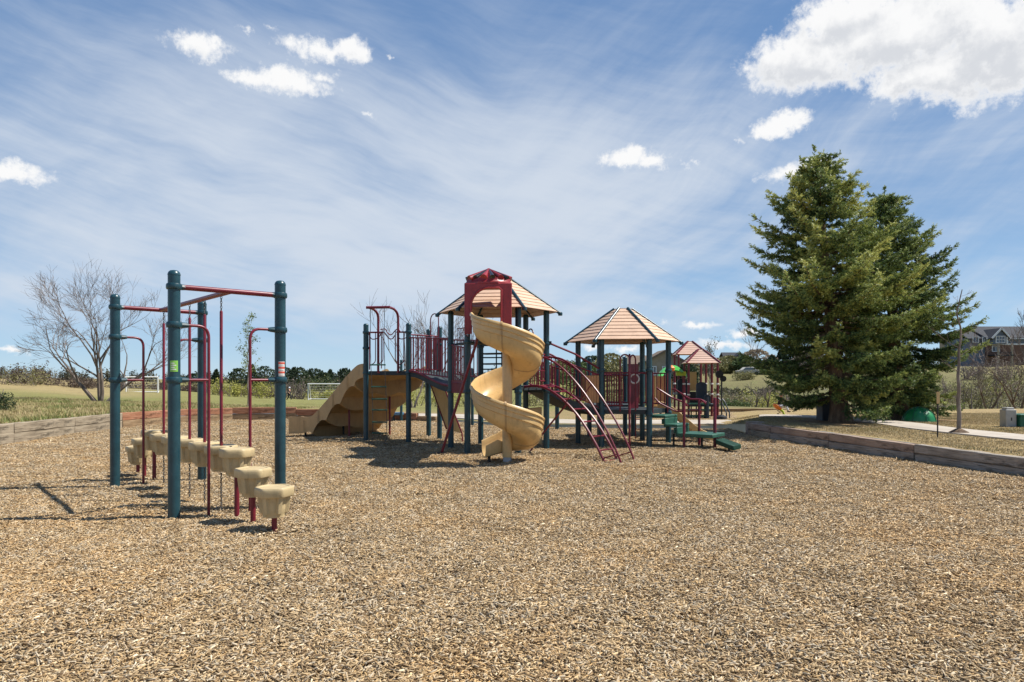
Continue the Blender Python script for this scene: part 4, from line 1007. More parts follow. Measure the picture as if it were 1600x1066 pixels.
    V = np.concatenate(Vs).reshape(-1, 3); t_ = np.concatenate(Cs)*3; i = t_.astype(int); c = pal[i]*(1-(t_-i))[:, None]+pal[np.minimum(i+1, 3)]*(t_-i)[:, None]
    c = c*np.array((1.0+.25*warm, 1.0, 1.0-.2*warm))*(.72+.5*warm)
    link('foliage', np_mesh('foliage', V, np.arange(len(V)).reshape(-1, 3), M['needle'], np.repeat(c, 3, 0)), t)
    br.build('branches', M['bark_spruce'], t)
    # cones near the top
    cn = MB()
    for _ in range(46):
        hh = Ht*R.uniform(.80, .97); f = (hh-zc)/(Ht-zc); a = R.uniform(0, 6.28); rr = Rb*(1-f)**.82*R.uniform(.4, .95); p = ax(hh)+Vector((rr*math.cos(a), rr*math.sin(a), .3*rr))
        cn.lathe([(.004, -.11), (.02, -.08), (.024, -.04), (.012, 0)], p, 6)
    cn.build('cones', M['bark_spruce'], t)
    return t
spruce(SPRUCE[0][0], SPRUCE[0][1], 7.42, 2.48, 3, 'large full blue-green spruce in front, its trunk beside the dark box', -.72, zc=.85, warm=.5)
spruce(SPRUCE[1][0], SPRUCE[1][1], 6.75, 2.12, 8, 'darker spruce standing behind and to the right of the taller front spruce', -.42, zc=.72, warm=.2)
# litter mounds at the trunk bases
for sx, sy in SPRUCE:
    pass

# --- bare / leafing trees
def branch_tree(name, label, x, y, Ht, seed, stems=((0, 0),), r0=.10, levels=5, spread=.55, crown_from=.25, twigr=.006, leaves=None, group=None, cat='tree', z=None, bark='bark_grey', up=.25, nchild=(3, 4), stem_len=.5, tipn=None):
    R = random.Random(seed); z = H(x, y) if z is None else z; t = thing(name, label, cat, (x, y, z), group); tr = MB(); cr = MB(); tips = []
    def grow(p, d, L, r, lv):
        n = 4; pts = [p]; q = p.copy(); dd = d.copy()
        for i in range(n):
            dd = (dd+Vector((R.gauss(0, .10), R.gauss(0, .10), R.gauss(0, .06)+up*.10))).normalized(); q = q+dd*L/n; pts.append(q.copy())
        rad_ = [max(twigr*.6, r*(1-.55*i/n)) for i in range(n+1)]
        (tr if lv >= levels-1 else cr).tube(pts, rad_, 7 if lv >= levels-1 else (5 if lv > 1 else 3), caps=False)
        if lv <= 0: tips.extend(pts[1:]); return
        for k in range(R.randint(*(tipn if tipn and lv <= 2 else nchild))):
            u = R.uniform(crown_from if lv == levels else .3, 1.0) if k else 1.0
            i = min(n-1, int(u*n)); b = pts[i].lerp(pts[i+1], u*n-i); sd = Vector((R.gauss(0, 1), R.gauss(0, 1), R.gauss(0, .5))); sd = (sd-dd*sd.dot(dd)).normalized()
            nd = (dd+sd*spread*R.uniform(.5, 1.35)+Vector((0, 0, up*.5))).normalized(); grow(b, nd, L*R.uniform(.55, .82), max(twigr, r*.55*(1.15-.4*u)), lv-1)
    for dx, dy in stems: grow(Vector((x+dx*.25, y+dy*.25, z-.1)), Vector((dx, dy, 1)).normalized(), Ht*stem_len*R.uniform(.9, 1.1), r0*R.uniform(.8, 1.1), levels)
    tr.build('trunk', M[bark], t); cr.build('branches', M['twig'], t)
    if leaves:
        P = np.array([tuple(p) for p in tips for _ in range(leaves[0])]); P = P+rng.normal(0, leaves[1]*.8, P.shape); link('foliage', leafmesh('foliage', P, leaves[1], leaves[2]), t)
    return t
def leader_tree(name, label, x, y, Ht, seed, r0, nb, blen, leaves=None, hmin=.25, rise=.7, bark='bark_grey', cat='tree'):
    """straight young tree: one leader with side limbs that carry finer twigs"""
    R = random.Random(seed); z = H(x, y); t = thing(name, label, cat, (x, y, z)); tr = MB(); cr = MB(); tips = []
    ax = [Vector((x+R.gauss(0, .004)*i, y+R.gauss(0, .004)*i, z-.1+(Ht+.1)*i/12)) for i in range(13)]
    tr.tube(crv(ax, 2), [r0*(1-.88*i/24)+.003 for i in range(25)], 9)
    for k in range(nb):
        f = hmin+(1-hmin)*(k+R.random())/nb; i = min(11, int(f*12)); p = ax[i].lerp(ax[i+1], f*12-i); a = R.random()*6.28 if nb > 9 else (PI if k % 2 else 0)+R.uniform(-.7, .7); L = blen*(1.15-.8*f)*R.uniform(.6, 1.2)
        d = Vector((math.cos(a), math.sin(a), rise*R.uniform(.3, 1.3))).normalized(); pts = [p]
        for q in range(4): d = (d+Vector((R.gauss(0, .12), R.gauss(0, .12), .10+R.gauss(0, .05)))).normalized(); pts.append(pts[-1]+d*L/4)
        rr = r0*.30*(1.1-f); cr.tube(pts, [max(.003, rr*(1-.75*q/4)) for q in range(5)], 5, caps=False); tips += pts[1:]
        for w in range(R.randint(2, 4)):
            j = R.randint(1, 3); d2 = (d+Vector((R.gauss(0, .6), R.gauss(0, .6), R.gauss(.1, .3)))).normalized(); b = pts[j]; tw = [b, b+d2*L*.18, b+d2*L*.34+Vector((0, 0, .03))]; cr.tube(tw, [max(.0026, rr*.4), .0026, .002], 4, caps=False); tips += tw[1:]
    tr.build('trunk', M[bark], t); cr.build('branches', M['twig'], t)
    if leaves:
        P = np.array([tuple(p) for p in tips for _ in range(leaves[0])]); P = P+rng.normal(0, leaves[1]*.9, P.shape); link('foliage', leafmesh('foliage', P, leaves[1], leaves[2]), t)
    return t
branch_tree('bare_tree', 'big bare spreading tree with several trunks on the grass behind the left timber border', -22.0, 36.5, 6.2, 14, stems=((-.62, .1), (-.12, .1), (.14, -.1), (.80, .15)), r0=.118, levels=5, spread=.62, crown_from=.42, twigr=.0068, nchild=(2, 4), stem_len=.44, up=.15, tipn=(3, 5))
branch_tree('bare_tree', 'pale bare tree rising behind the chain ladder deck', -6.8, 47, 6.9, 5, stems=((-.25, 0), (.2, .1)), r0=.10, levels=4, spread=.5, twigr=.011, nchild=(3, 4), stem_len=.42)
branch_tree('bare_tree', 'pale bare tree rising behind the left of the tall hexagonal roof', -4.9, 46, 7.1, 9, stems=((-.12, 0), (.22, .1)), r0=.10, levels=4, spread=.5, twigr=.011, nchild=(3, 4), stem_len=.42)
G_YOUNG = [(.10, .15, .05), (.16, .21, .07), (.22, .26, .10)]
leader_tree('young_tree', 'slim young tree with sparse new green leaves seen through the overhead frame', -12.75, 33, 4.4, 6, .032, 26, .95, leaves=(3, .085, G_YOUNG), hmin=.36, rise=.9)
leader_tree('bare_sapling', 'thin bare sapling with few limbs on the right lawn beside the path', 9.75, 14.9, 3.15, 12, .046, 9, 1.05, hmin=.34, rise=.40)
mb = MB(); mb.lathe([(.24, 0), (.2, .05), (.06, .13)], (9.75, 14.9, H(9.75, 14.9)-.02), 12); o = mb.build('soil_mound', M['bark_spruce']); struct(o)

# ------------------------------------------------------------------ background vegetation
BROWN = [(.10, .075, .055), (.155, .12, .09), (.20, .165, .125), (.135, .115, .10)]
GREYB = [(.13, .105, .09), (.19, .16, .14), (.23, .20, .17)]
YELG = [(.24, .24, .05), (.36, .35, .08), (.45, .42, .12)]
OLIV = [(.14, .132, .055), (.20, .19, .078), (.25, .23, .10)]
DKG = [(.016, .030, .016), (.030, .050, .022), (.045, .070, .030)]
MIDG = [(.05, .085, .028), (.085, .125, .04), (.12, .16, .06)]
TANB = [(.20, .155, .10), (.28, .22, .15), (.33, .27, .19)]
def bush_pts(cx_, cy_, z0, w, d, h, n, g, lob=5):
    out = []
    for _ in range(lob):
        lx, ly = g.uniform(-.32, .32)*w, g.uniform(-.3, .3)*d; lh = h*g.uniform(.65, 1.0); lr = w*g.uniform(.20, .34); m = n//lob
        v = g.normal(size=(m, 3)); v /= np.linalg.norm(v, axis=1, keepdims=True); v *= (g.random(m)**.45)[:, None]
        out.append(np.stack([cx_+lx+v[:, 0]*lr, cy_+ly+v[:, 1]*lr, z0+lh*.42+v[:, 2]*lh*.55], 1))
    return np.concatenate(out)
def bush(name, label, px, Y, w, h, pal, n=900, size=.22, group=None, cat='bush', seed=0, stems=True, aspect=.45):
    g = np.random.default_rng(seed+int(px)); x = (px-CX)*Y/FPX; z = H(x, Y)-.05
    P = bush_pts(x, Y, z, w, w*.8, h, n, g, max(4, int(w/1.2)))
    me = leafmesh('foliage', P, size, pal, aspect=aspect, clump=.8)
    if not stems: return tag(link(name, me), label, cat, group)
    t = thing(name, label, cat, (x, Y, z), group); link('foliage', me, t); m = MB(); R = random.Random(seed+int(px))
    for k in range(max(4, int(w*2))):
        a = Vector((x+R.uniform(-.25, .25)*w, Y+R.uniform(-.2, .2)*w, z-.1)); b = a+Vector((R.uniform(-.25, .25)*w, R.uniform(-.2, .2)*w, h*R.uniform(.5, .9))); c = a.lerp(b, .5)+Vector((R.uniform(-.1, .1), 0, 0)); m.tube([a, c, b], [.05*h/3, .035*h/3, .012], 5, caps=False)
    m.build('stems', M['bark_grey'], t); return t
def conifer(name, label, px, Y, top_py, w, group=None, pal=DKG, n=1100, base=None, round_=False):
    x = (px-CX)*Y/FPX; z = H(x, Y); h = EYE-(top_py-HZ)*Y/FPX-z; g = np.random.default_rng(int(px*7+Y)); t = thing(name, label, 'tree', (x, Y, z), group)
    u = g.random(n)**.8; 
    if round_: rr = w/2*np.sin(np.clip(u*.92+.06, 0, 1)*PI)**.6
    else: rr = w/2*(1-u)**.75*(1+.22*np.sin(u*38+g.uniform(0, 6)))
    a = g.uniform(0, 2*PI, n); r = rr*np.sqrt(g.uniform(.15, 1, n))
    P = np.stack([x+r*np.cos(a), Y+r*np.sin(a), z+h*(.10+.90*u)-.12*r], 1)
    link('foliage', leafmesh('foliage', P, .0036*Y+.10, pal, aspect=.5, clump=.7), t); MB().tube([(x, Y, z-.2), (x, Y, z+h*.92)], [.03*h**.8, .02], 6).build('trunk', M['bark_grey'], t); return t

# brush thicket on the left skyline: reads as one mass
def thicket(name, label, spans, pal, n, size, depth, seed, cat):
    g = np.random.default_rng(seed); out = []
    for px0, px1, Y, hh in spans:
        x0, x1 = (px0-CX)*Y/FPX, (px1-CX)*Y/FPX; m = max(1, int((x1-x0)/1.6)); per = int(n*2.2*(x1-x0)/100)
        for k in range(m):
            x = x0+(x1-x0)*(k+g.random())/m; y = Y+g.uniform(-depth, depth); out.append(bush_pts(x, y, H(x, y)-.5, 4.6, 3.5, (hh+.4)*g.uniform(.65, 1.12), max(60, per//m), g, 4))
    P = np.concatenate(out); return tag(link(name, leafmesh(name, P, size, pal, aspect=.4, clump=1.1)), label, cat, kind='stuff')
thicket('brush_thicket', None, [(-160, 60, 100, 3.6), (20, 140, 104, 2.7), (120, 300, 112, 2.3), (280, 420, 112, 2.6), (400, 470, 112, 3.4)], [(.07, .05, .038), (.125, .092, .07), (.17, .13, .10)], 16000, .30, 3, 4, 'brush')
thicket('distant_woodland', None, [(-200, 560, 190, 4.4), (500, 1120, 185, 4.2)], [(.045, .055, .035), (.085, .085, .055), (.13, .11, .08)], 4200, .8, 8, 6, 'woodland')
thicket('hillside_scrub', None, [(640, 800, 150, 3.8), (790, 1090, 128, 4.5), (1080, 1330, 140, 2.6), (1100, 1330, 92, .9), (1300, 1800, 165, 5)], [(.055, .065, .03), (.10, .10, .05), (.15, .13, .085), (.07, .085, .035)], 5200, .62, 6, 8, 'scrub')
thicket('creek_scrub', None, [(820, 1050, 62, 1.5), (1110, 1330, 66, 1.45), (1280, 1480, 58, 2.2), (1440, 1780, 52, 2.6), (1440, 1780, 78, 2.6)], GREYB+TANB+OLIV, 11000, .15, 4, 9, 'scrub')
YG = 'yellow-green bushes at the far side of the field'
for px, Y, w, h, pal, nm, lb in (
    (28, 96, 10, 3.0, OLIV, 'bush', 'olive bush in front of the brown thicket at far left'),
    (352, 100, 5, 3.4, YELG, 'bush', 'yellow-green bush seen between the rear posts of the overhead frame'), (372, 98, 3.4, 2.4, YELG, 'bush', 'low yellow-green bush right of the slim young tree trunk'),
    (415, 98, 5.5, 3.2, YELG, 'bush', 'yellow-green bush left of the front right teal post'), (458, 102, 6, 4.2, GREYB, 'bush', 'grey leafless bush behind the walking person'),
    (500, 104, 8, 4.2, MIDG+OLIV, 'bush', 'round olive-green bush behind the white goal'), (505, 101, 5, 1.9, YELG, 'bush', 'low yellow bush inside the white goal frame'),
    (555, 106, 8, 4.6, TANB, 'bush', 'tan leafless bush above the triple slide'), (590, 100, 6, 3.2, OLIV, 'bush', 'olive bush hidden behind the triple slide crest'),
    (655, 66, 4.6, 2.5, YELG, 'bush', 'yellow-green bush under the left deck'), (690, 64, 4.2, 2.5, YELG, 'bush', 'yellow-green bush behind the leaning climbing board'), (735, 68, 4.6, 2.2, OLIV, 'bush', 'olive bush behind the slide brace'),
    (1145, 58, 3.6, 1.7, TANB+OLIV, 'bush', 'olive bush right of the far red-posted play tower'), (1184, 58, 4.2, 2.2, YELG, 'bush', 'bright yellow bush on the slope left of the front spruce'), (1232, 60, 4.4, 1.7, BROWN, 'bush', 'brown leafless bush behind the seated child'),
    (1150, 54, 2.4, .9, MIDG, 'bush', 'low green bush on the lawn edge near the far play tower'),
    (1528, 46, 3.6, 2.6, OLIV, 'bush', 'olive bush just right of the bare sapling'), (1565, 80, 5, 2.0, YELG, 'bush', 'yellow-green hedge below the grey house'), (1510, 82, 5, 2.4, OLIV, 'bush', 'olive hedge below the left wing of the grey house')):
    bush(nm, lb, px, Y, w, h, pal, n=int(1300 if Y < 80 else 1000), size=.0023*Y+.03, seed=3)
for px, Y, w, h, pal, lb in (
    (1500, 70, 5, 2.6, OLIV, 'olive shrub left of the hedge below the grey house'), (1538, 66, 4.6, 2.2, BROWN, 'brown shrub below the middle of the grey house'), (1578, 64, 5, 2.6, BROWN, 'large brown shrub below the brick wall of the grey house'), (1600, 72, 5, 3.2, OLIV, 'tall olive shrub at the right edge below the brick wall'), (1552, 92, 5.5, 2.3, OLIV, 'olive shrub on the slope directly below the balcony'), (1590, 100, 6, 4.0, BROWN, 'brown tree-like shrub covering the brick wall of the grey house'), (1524, 100, 5, 3.6, GREYB, 'grey leafless shrub below the left wing of the grey house'),
    (1164, 112, 5, 1.9, OLIV, 'low olive shrub on the slope in front of the parked car'), (1160, 62, 4, 1.6, BROWN+OLIV, 'olive shrub left of the bright yellow bush'), (1210, 64, 4.4, 1.9, TANB+YELG, 'yellow-green shrub right of the bright yellow bush'), (1120, 62, 4, 1.6, TANB+OLIV, 'olive shrub behind the round-disc pole'), (1255, 62, 4.4, 1.6, BROWN, 'olive shrub left of the dark box'), (890, 62, 4.5, 2.2, YELG, 'yellow-green shrub seen through the arch ladder'), (845, 64, 4.5, 2.0, OLIV, 'olive shrub right of the spiral slide column'), (780, 66, 4.5, 2.2, YELG, 'yellow-green shrub behind the spiral slide'), (950, 60, 4.4, 2.0, OLIV, 'olive shrub behind the lower tower deck'), (1010, 60, 4.4, 2.1, YELG, 'yellow-green shrub behind the steering ring panel')):
    bush('bush', lb, px, Y, w, h, pal, n=1400, size=.0021*Y+.03, seed=9)
PG = 'dark pines beyond the field'
for i, (px, Y, tp, w) in enumerate(((398, 150, 573, 5), (414, 152, 571, 5.5), (372, 155, 577, 4.5), (456, 140, 572, 6), (468, 142, 574, 6), (447, 145, 577, 5), (482, 145, 578, 5), (494, 150, 577, 5.5), (505, 150, 579, 5), (515, 155, 578, 5), (536, 160, 578, 5), (548, 165, 580, 4), (338, 165, 579, 4.5), (303, 170, 581, 4.5), (640, 170, 577, 5), (655, 175, 579, 5), (600, 185, 580, 5))):
    conifer('pine_tree', 'dark green pine in the far row of pines beyond the field', px+((i*37) % 7-3), Y, tp+((i*53) % 5-2)*1.3, w*(.75+.13*((i*29) % 6)), PG, n=620, round_=(i % 3 != 0), pal=[(.018, .034, .018), (.035, .055, .026), (.06, .085, .04)])
for px, Y, tp, w, pal, lb, ro in (
    (1240, 133, 537, 4.8, DKG, 'dark pointed conifer on the hill just left of the front spruce crown', False), (1222, 133, 545, 5.5, DKG, 'dark green conifer left of the pointed conifer on the hill', False), (1206, 126, 556, 5.8, DKG, 'squat dark conifer below the hilltop left of the spruces', False),
    (1163, 128, 556, 5.8, MIDG, 'small mid-green tree on the hill left of the tan bare one', True), (1140, 132, 556, 7.9, OLIV, 'olive leafing tree right of the far tan roofs', True), (1182, 129, 546, 8.6, TANB, 'tan bare bushy tree in the middle of the hilltop row', True),
    (1120, 130, 560, 7.9, OLIV, 'olive tree directly behind the far tan roofs', True), (1262, 128, 550, 6.6, GREYB, 'grey leafless tree beside the dark conifer', True),
    (905, 100, 566, 7, MIDG, 'green tree behind the sloping bridge handrails', True), (955, 105, 552, 7, OLIV, 'olive tree seen under the lower hexagonal roof', True), (925, 110, 556, 6, DKG, 'dark tree seen under the left edge of the lower hexagonal roof', True), (1072, 90, 568, 4, DKG, 'dark tree between the house and the far play tower', True),
    (880, 120, 563, 8, OLIV, 'olive tree behind the right post of the tall tower', True)):
    conifer('hillside_tree', lb, px, Y, tp, w, None, pal, n=1300, round_=ro)
branch_tree('bare_tree', 'thin pale budding tree above the far tan roofs', (1112-CX)*70/FPX, 70, 5.6, 31, r0=.06, levels=3, spread=.4, twigr=.02, leaves=(5, .16, [(.16, .15, .11), (.24, .22, .17)]), stem_len=.62, up=.5)
branch_tree('bare_tree', 'bare tree on the hilltop left of the spruces', (1178-CX)*128/FPX, 128, 7.6, 33, r0=.09, levels=4, spread=.4, twigr=.022, stem_len=.5, up=.4)
for px, Y, Ht, sd, lb in ((1545, 44, 3.0, 41, 'bare twisted tree below the grey house'), (1592, 40, 4.2, 42, 'bare branching tree at the right edge above the green cabinet'), (1520, 50, 2.6, 43, 'low bare tree behind the sapling stem'), (1198, 50, 2.4, 44, 'dark bare tree trunk on the lawn edge left of the seated child'), (1180, 54, 2.3, 45, 'thin bare tree under the bright yellow bush'), (1470, 52, 2.8, 46, 'bare shrub-like tree right of the second spruce')):
    branch_tree('bare_tree', lb, (px-CX)*Y/FPX, Y, Ht, sd, stems=((-.3, 0), (.35, .1)) if Ht > 2.5 else ((.1, 0),), r0=.085, levels=4, spread=.7, twigr=.012, stem_len=.45, bark='bark_spruce', up=.15)
branch_tree('bare_tree', 'grey bare treetop beside the grey house at the right edge', (1604-CX)*120/FPX, 120, 9, 47, r0=.15, levels=4, spread=.5, twigr=.03, stem_len=.5, up=.35)
bush('small_evergreen', 'small dark green evergreen at the left edge of the grass', -3, 24, 1.0, 1.05, DKG+MIDG, n=1600, size=.07, seed=5)

# --- grass tufts near the borders
def tufts(name, n, xr, yr, hmin, hmax, pal, cond, seed, blades=6):
    g = np.random.default_rng(seed); X = g.uniform(*xr, n); Y = g.uniform(*yr, n); P = []
    for x, y in zip(X, Y):
        if cond(x, y): P.append((x, y, H(x, y)))
    P = np.array(P); m = len(P); Vs = []; Cs = []; pal = np.asarray(pal)
    cl = np.array([noise.noise((p[0]*.6, p[1]*.6, seed))*.9+.5 for p in P])
    for b in range(blades):
        a = g.uniform(0, 2*PI, m); h = g.uniform(hmin, hmax, m)*(.6+.8*np.clip(cl, 0, 1)); o = P+np.stack([g.normal(0, .05, m), g.normal(0, .05, m), np.zeros(m)-.01], 1); w = .012
        side = np.stack([-np.sin(a), np.cos(a), np.zeros(m)], 1)*w; ln = np.stack([np.cos(a)*h*.6, np.sin(a)*h*.6, h], 1)
        Vs.append(np.stack([o-side, o+side, o+ln], 1)); t = np.clip(cl+g.normal(0, .22, m), 0, .999)*(len(pal)-1); i = t.astype(int); Cs.append(pal[i]*(1-(t-i))[:, None]+pal[i+1]*(t-i)[:, None])
    V = np.concatenate(Vs).reshape(-1, 3); C_ = np.concatenate(Cs)
    return tag(link(name, np_mesh(name, V, np.arange(len(V)).reshape(-1, 3), M['blade'], np.repeat(C_, 3, 0))), kind='stuff')
DRY = [(.46, .36, .20), (.40, .315, .155), (.29, .275, .10), (.17, .215, .065)]
tufts('rough_grass', 30000, (-36, -11.2), (13, 40), .05, .15, DRY, lambda x, y: not inside(CHIP, x, y) and dist_poly(CHIP, x, y) > .22 and x > -.85*y-3 and x < -.28*y, 3)
PATHC = [(10.75, 12), (10.2, 14.2), (10.05, 16.4), (10.25, 18.5), (9.9, 20.9), (8.6, 22.2), (7.35, 22.5)]
def offpath(x, y):
    for (x1, y1), (x2, y2) in zip([(11.6, 9)]+PATHC, PATHC):
        dx, dy = x2-x1, y2-y1; t = max(0, min(1, ((x-x1)*dx+(y-y1)*dy)/(dx*dx+dy*dy)))
        if math.hypot(x-x1-t*dx, y-y1-t*dy) < .62: return False
    return True
DRY2 = [(.30, .23, .115), (.37, .285, .15), (.40, .315, .175), (.25, .215, .09)]
tufts('lawn_grass', 60000, (6.6, 22), (9, 26), .015, .045, DRY2, lambda x, y: not inside(CHIP, x, y) and not inside(CH2, x, y) and dist_poly(CHIP, x, y) > .14 and offpath(x, y) and x < .85*y+2 and min(math.hypot(x-a, y-b) for a, b in SPRUCE) > 1.5+.8*noise.noise((x, y, 1)), 4, blades=5)
# ------------------------------------------------------------------ far playground, small objects, people
fp = thing('far_play_structure', 'small red-posted play structure with two square tan roofs beyond the walkway', 'play structure', (7.3, 26, 0))
def sq_roof(cx_, cy_, half, ze, zt, rot):
    rf = thing_part('square_roof', fp); e = [Vector((cx_+half*math.sqrt(2)*math.cos(rad(rot+90*k)), cy_+half*math.sqrt(2)*math.sin(rad(rot+90*k)), 0)) for k in range(4)]; tp = [Vector((cx_, cy_, 0)).lerp(p, .14) for p in e]
    for k in range(4):
        a, b, ta, tb = V3(e[k], ze), V3(e[(k+1) % 4], ze), V3(tp[k], zt), V3(tp[(k+1) % 4], zt); nrm = (b-a).cross(ta-a).normalized(); nrm = nrm if nrm.z > 0 else -nrm; m = MB()
        for i in range(6):
            t0, t1 = i/6, (i+1)/6; q = [a.lerp(ta, t0)+nrm*.012, b.lerp(tb, t0)+nrm*.012, b.lerp(tb, t1), a.lerp(ta, t1)]; m.add(q+[x-nrm*.014 for x in q], [(0, 1, 2, 3), (0, 4, 5, 1), (7, 6, 5, 4), (3, 2, 6, 7), (0, 3, 7, 4), (1, 5, 6, 2)])
        m.build('roof_panel', M['roof2'], rf); MB().tube([a+Vector((0, 0, .015)), ta+Vector((0, 0, .015))], .035, 8).build('roof_rib', M['maroon'], rf)
    MB().prism([(p.x, p.y) for p in tp], zt-.01, zt+.02).build('roof_cap', M['roof2'], rf)
    return e
c1 = ((1094.5-CX)*26.2/FPX, 26.2); c2 = ((1078-CX)*27.7/FPX, 27.7)
for c, half, ze, zt, rot in ((c1, .62, 2.14, 2.66, 40), (c2, .62, 2.53, 3.05, 40)):
    e = sq_roof(c[0], c[1], half, ze, zt, rot)
    for p in e:
        q = Vector((c[0], c[1], 0)).lerp(p, .86); MB().lathe([(.045, -.2), (.045, ze+.02)], (q.x, q.y, 0), 10).build('post', M['maroon'], fp)
        for z in (.95, 1.35): MB().lathe([(.046, z-.03), (.06, z-.02), (.06, z+.02), (.046, z+.03)], (q.x, q.y, 0), 10, cap=False).build('clamp', M['whitesticker'], fp)
for c, z in ((c1, .55), (c2, .95)): MB().box((c[0], c[1], z), (1.15, 1.15, .09), rad(85)).build('deck', M['boxdark'], fp)
def arch_panel(px, y0, y1, w, Y, mat, name='play_panel'):
    a = at(px, y1, Y); h = at(px, y0, Y).z-a.z; pts = [a+Vector((-w/2, 0, 0)), a+Vector((w/2, 0, 0))]+[a+Vector((w/2*math.cos(t), 0, h-w/2*.6+w/2*.6*math.sin(t))) for t in np.linspace(0, PI, 9)]
    return MB().plate(pts, .05).build(name, M[mat], fp)
arch_panel(1096, 597, 626, .40, 25.6, 'bluepanel'); arch_panel(1066, 592, 625, .40, 26.9, 'bluepanel'); arch_panel(1105, 617, 628, .24, 25.2, 'bluepanel')
MB().box(at(1082, 596, 27.2), (.30, .10, .75)).build('play_panel', M['tan'], fp); MB().box(at(1082, 622, 26.9), (.35, .3, .5)).build('crawl_tunnel', M['dark'], fp)
m = MB(); m.bar(at(1105, 620, 25.2), at(1105, 657, 25.2), .07); m.build('panel_post', M['bluepanel'], fp)
for z in (.18, .40, .62): MB().box(at(1095, 0, 25.3)*1+Vector((0, 0, 0)) if False else V3(at(1093, 0, 25.3), z), (.75, .26, .05)).build('stair_tread', M['step'], fp)
m = MB()
for px in (1080, 1088, 1101): m.bar(V3(at(px, 0, 25.25), -.1), V3(at(px, 0, 25.25), .62), .025)
m.build('stair_leg', M['dark'], fp)
rows = []
pts = crv([at(1028, 589, 25.5), at(1036, 580, 25.8), at(1047, 575, 26.2), at(1058, 576, 26.6), at(1070, 586, 27)], 5)
for i, p in enumerate(pts): rows.append([p+Vector((.0, -.35, -.10)), p+Vector((0, -.28, .04)), p+Vector((0, 0, .09)), p+Vector((0, .28, .04)), p+Vector((0, .35, -.10)), p+Vector((0, 0, .03))])
mb = MB(); mb.grid(rows, closed_u=True); mb.f += [tuple(range(6)), tuple(range(6*len(pts)-6, 6*len(pts)))]; mb.s += [False]*2; mb.build('curved_canopy', M['green'], fp)
m = MB(); m.lathe([(.01, -.1), (.13, -.06), (.15, .05), (.06, .14), (.01, .15)], at(1048.5, 577, 25.9), 12); m.build('canopy_hub', M['orange'], fp)
m = MB()
for q in (at(1032, 0, 25.6), at(1067, 0, 26.9)): m.lathe([(.04, -.1), (.04, at(0, 586, 26).z)], (q.x, q.y, 0), 8)
m.build('canopy_post', M['maroon'], fp)
MB().box(at(1064, 584, 26.5), (.38, .08, .16)).build('lime_panel', M['lime'], fp)
m = MB(); m.plate([at(1018, 588, 25), at(1034, 588, 25), at(1034, 640, 25), at(1018, 640, 25)], .05); m.build('tan_panel', M['tan'], fp)
m = MB(); m.plate([at(1036, 592, 25.4), at(1050, 592, 25.4), at(1050, 630, 25.4), at(1036, 630, 25.4)], .05); m.build('orange_panel', M['woodpanel'], fp)
pole = thing('round_panel_pole', 'slim dark pole carrying two dark round discs, right of the far play structure', 'play pole', V3(at(1127, 0, 24.8), 0))
MB().lathe([(.028, -.1), (.028, 1.62)], V3(at(1127.5, 0, 24.8), 0), 8).build('pole', M['dark'], pole)
for px, py, r in ((1124, 585, .14), (1130, 592, .11)): 
    q = at(px, py, 24.8); MB().tube([q+Vector((0, -.04, 0)), q+Vector((0, .04, 0))], r, 14).build('disc', M['dark'], pole)
MB().lathe([(.22, .02), (.2, .1), (.05, .16)], V3(at(1127, 0, 24.8), .08), 12).build('base', M['dark'], pole)
sr = thing('stair_rail', 'pair of dark metal stair rails sloping down right of the far play structure', 'handrail', V3(at(1133, 0, 25), 0))
for dx in (0, 5): MB().tube(fillet([at(1122+dx, 622, 25.3), at(1127+dx, 627, 25.2), at(1135+dx, 645, 25), at(1135+dx, 660, 25)], .08), .022).build('rail', M['bluepanel'], sr)

# far blue bench with its tall post, and the spring rider
fb = thing('blue_bench', 'low pale-blue bench slab on two dark legs behind the chain ladder', 'bench', V3(at(612, 0, 25.2), 0))
MB().box(at(612, 646.5, 25.2), (.85, .4, .10)).build('seat', M['cyan'], fb, bevel=.02)
for px in (605, 615): MB().lathe([(.045, -.1), (.045, .22)], V3(at(px, 0, 25.2), 0), 10).build('leg', M['teal'], fb)
ft = thing('tall_post', 'lone teal post behind the left deck, right of the blue bench', 'post', V3(at(627, 0, 25), 0), 'far teal posts behind the play structure'); post_mb(at(627, 0, 25).x, 25, 2.25, .05).build('shaft', M['teal'], ft)
for px, Y, zt, lb in ((666.5, 25.4, 2.2, 'far teal post behind the bridge, next to the leaning board'), (738, 22.4, 1.9, 'far teal post behind the slide brace')):
    x = at(px, 0, Y).x; t = thing('tall_post', lb, 'post', (x, Y, 0), 'far teal posts behind the play structure'); post_mb(x, Y, zt, .05).build('shaft', M['teal'], t)
b_ = V3(at(1217, 0, 25.2), .085)
rid = thing('spring_rider', 'orange saucer spring rider with a lime foot on a dark spring, under the child', 'spring rider', b_)
m = MB(); m.tube([b_+Vector((.05*math.cos(t), .05*math.sin(t), .01+.018*t)) for t in np.linspace(0, 6*PI, 50)], .012, 6); m.build('spring', M['dark'], rid)
m = MB(); rx = Matrix.Rotation(rad(38), 4, 'Y'); o = b_+Vector((-.07, 0, .42)); pr = [(.01, -.07), (.10, -.06), (.155, -.025), (.18, .03), (.172, .045), (.135, -.005), (.07, -.022), (.005, -.026)]
vs = []; n = 18
for r, z in pr: vs += [o+(rx @ Vector((r*math.cos(2*PI*j/n), r*math.sin(2*PI*j/n), z))) for j in range(n)]
m.add(vs, [(i*n+j, i*n+(j+1) % n, (i+1)*n+(j+1) % n, (i+1)*n+j) for i in range(len(pr)-1) for j in range(n)], True); m.build('seat', M['orange'], rid)
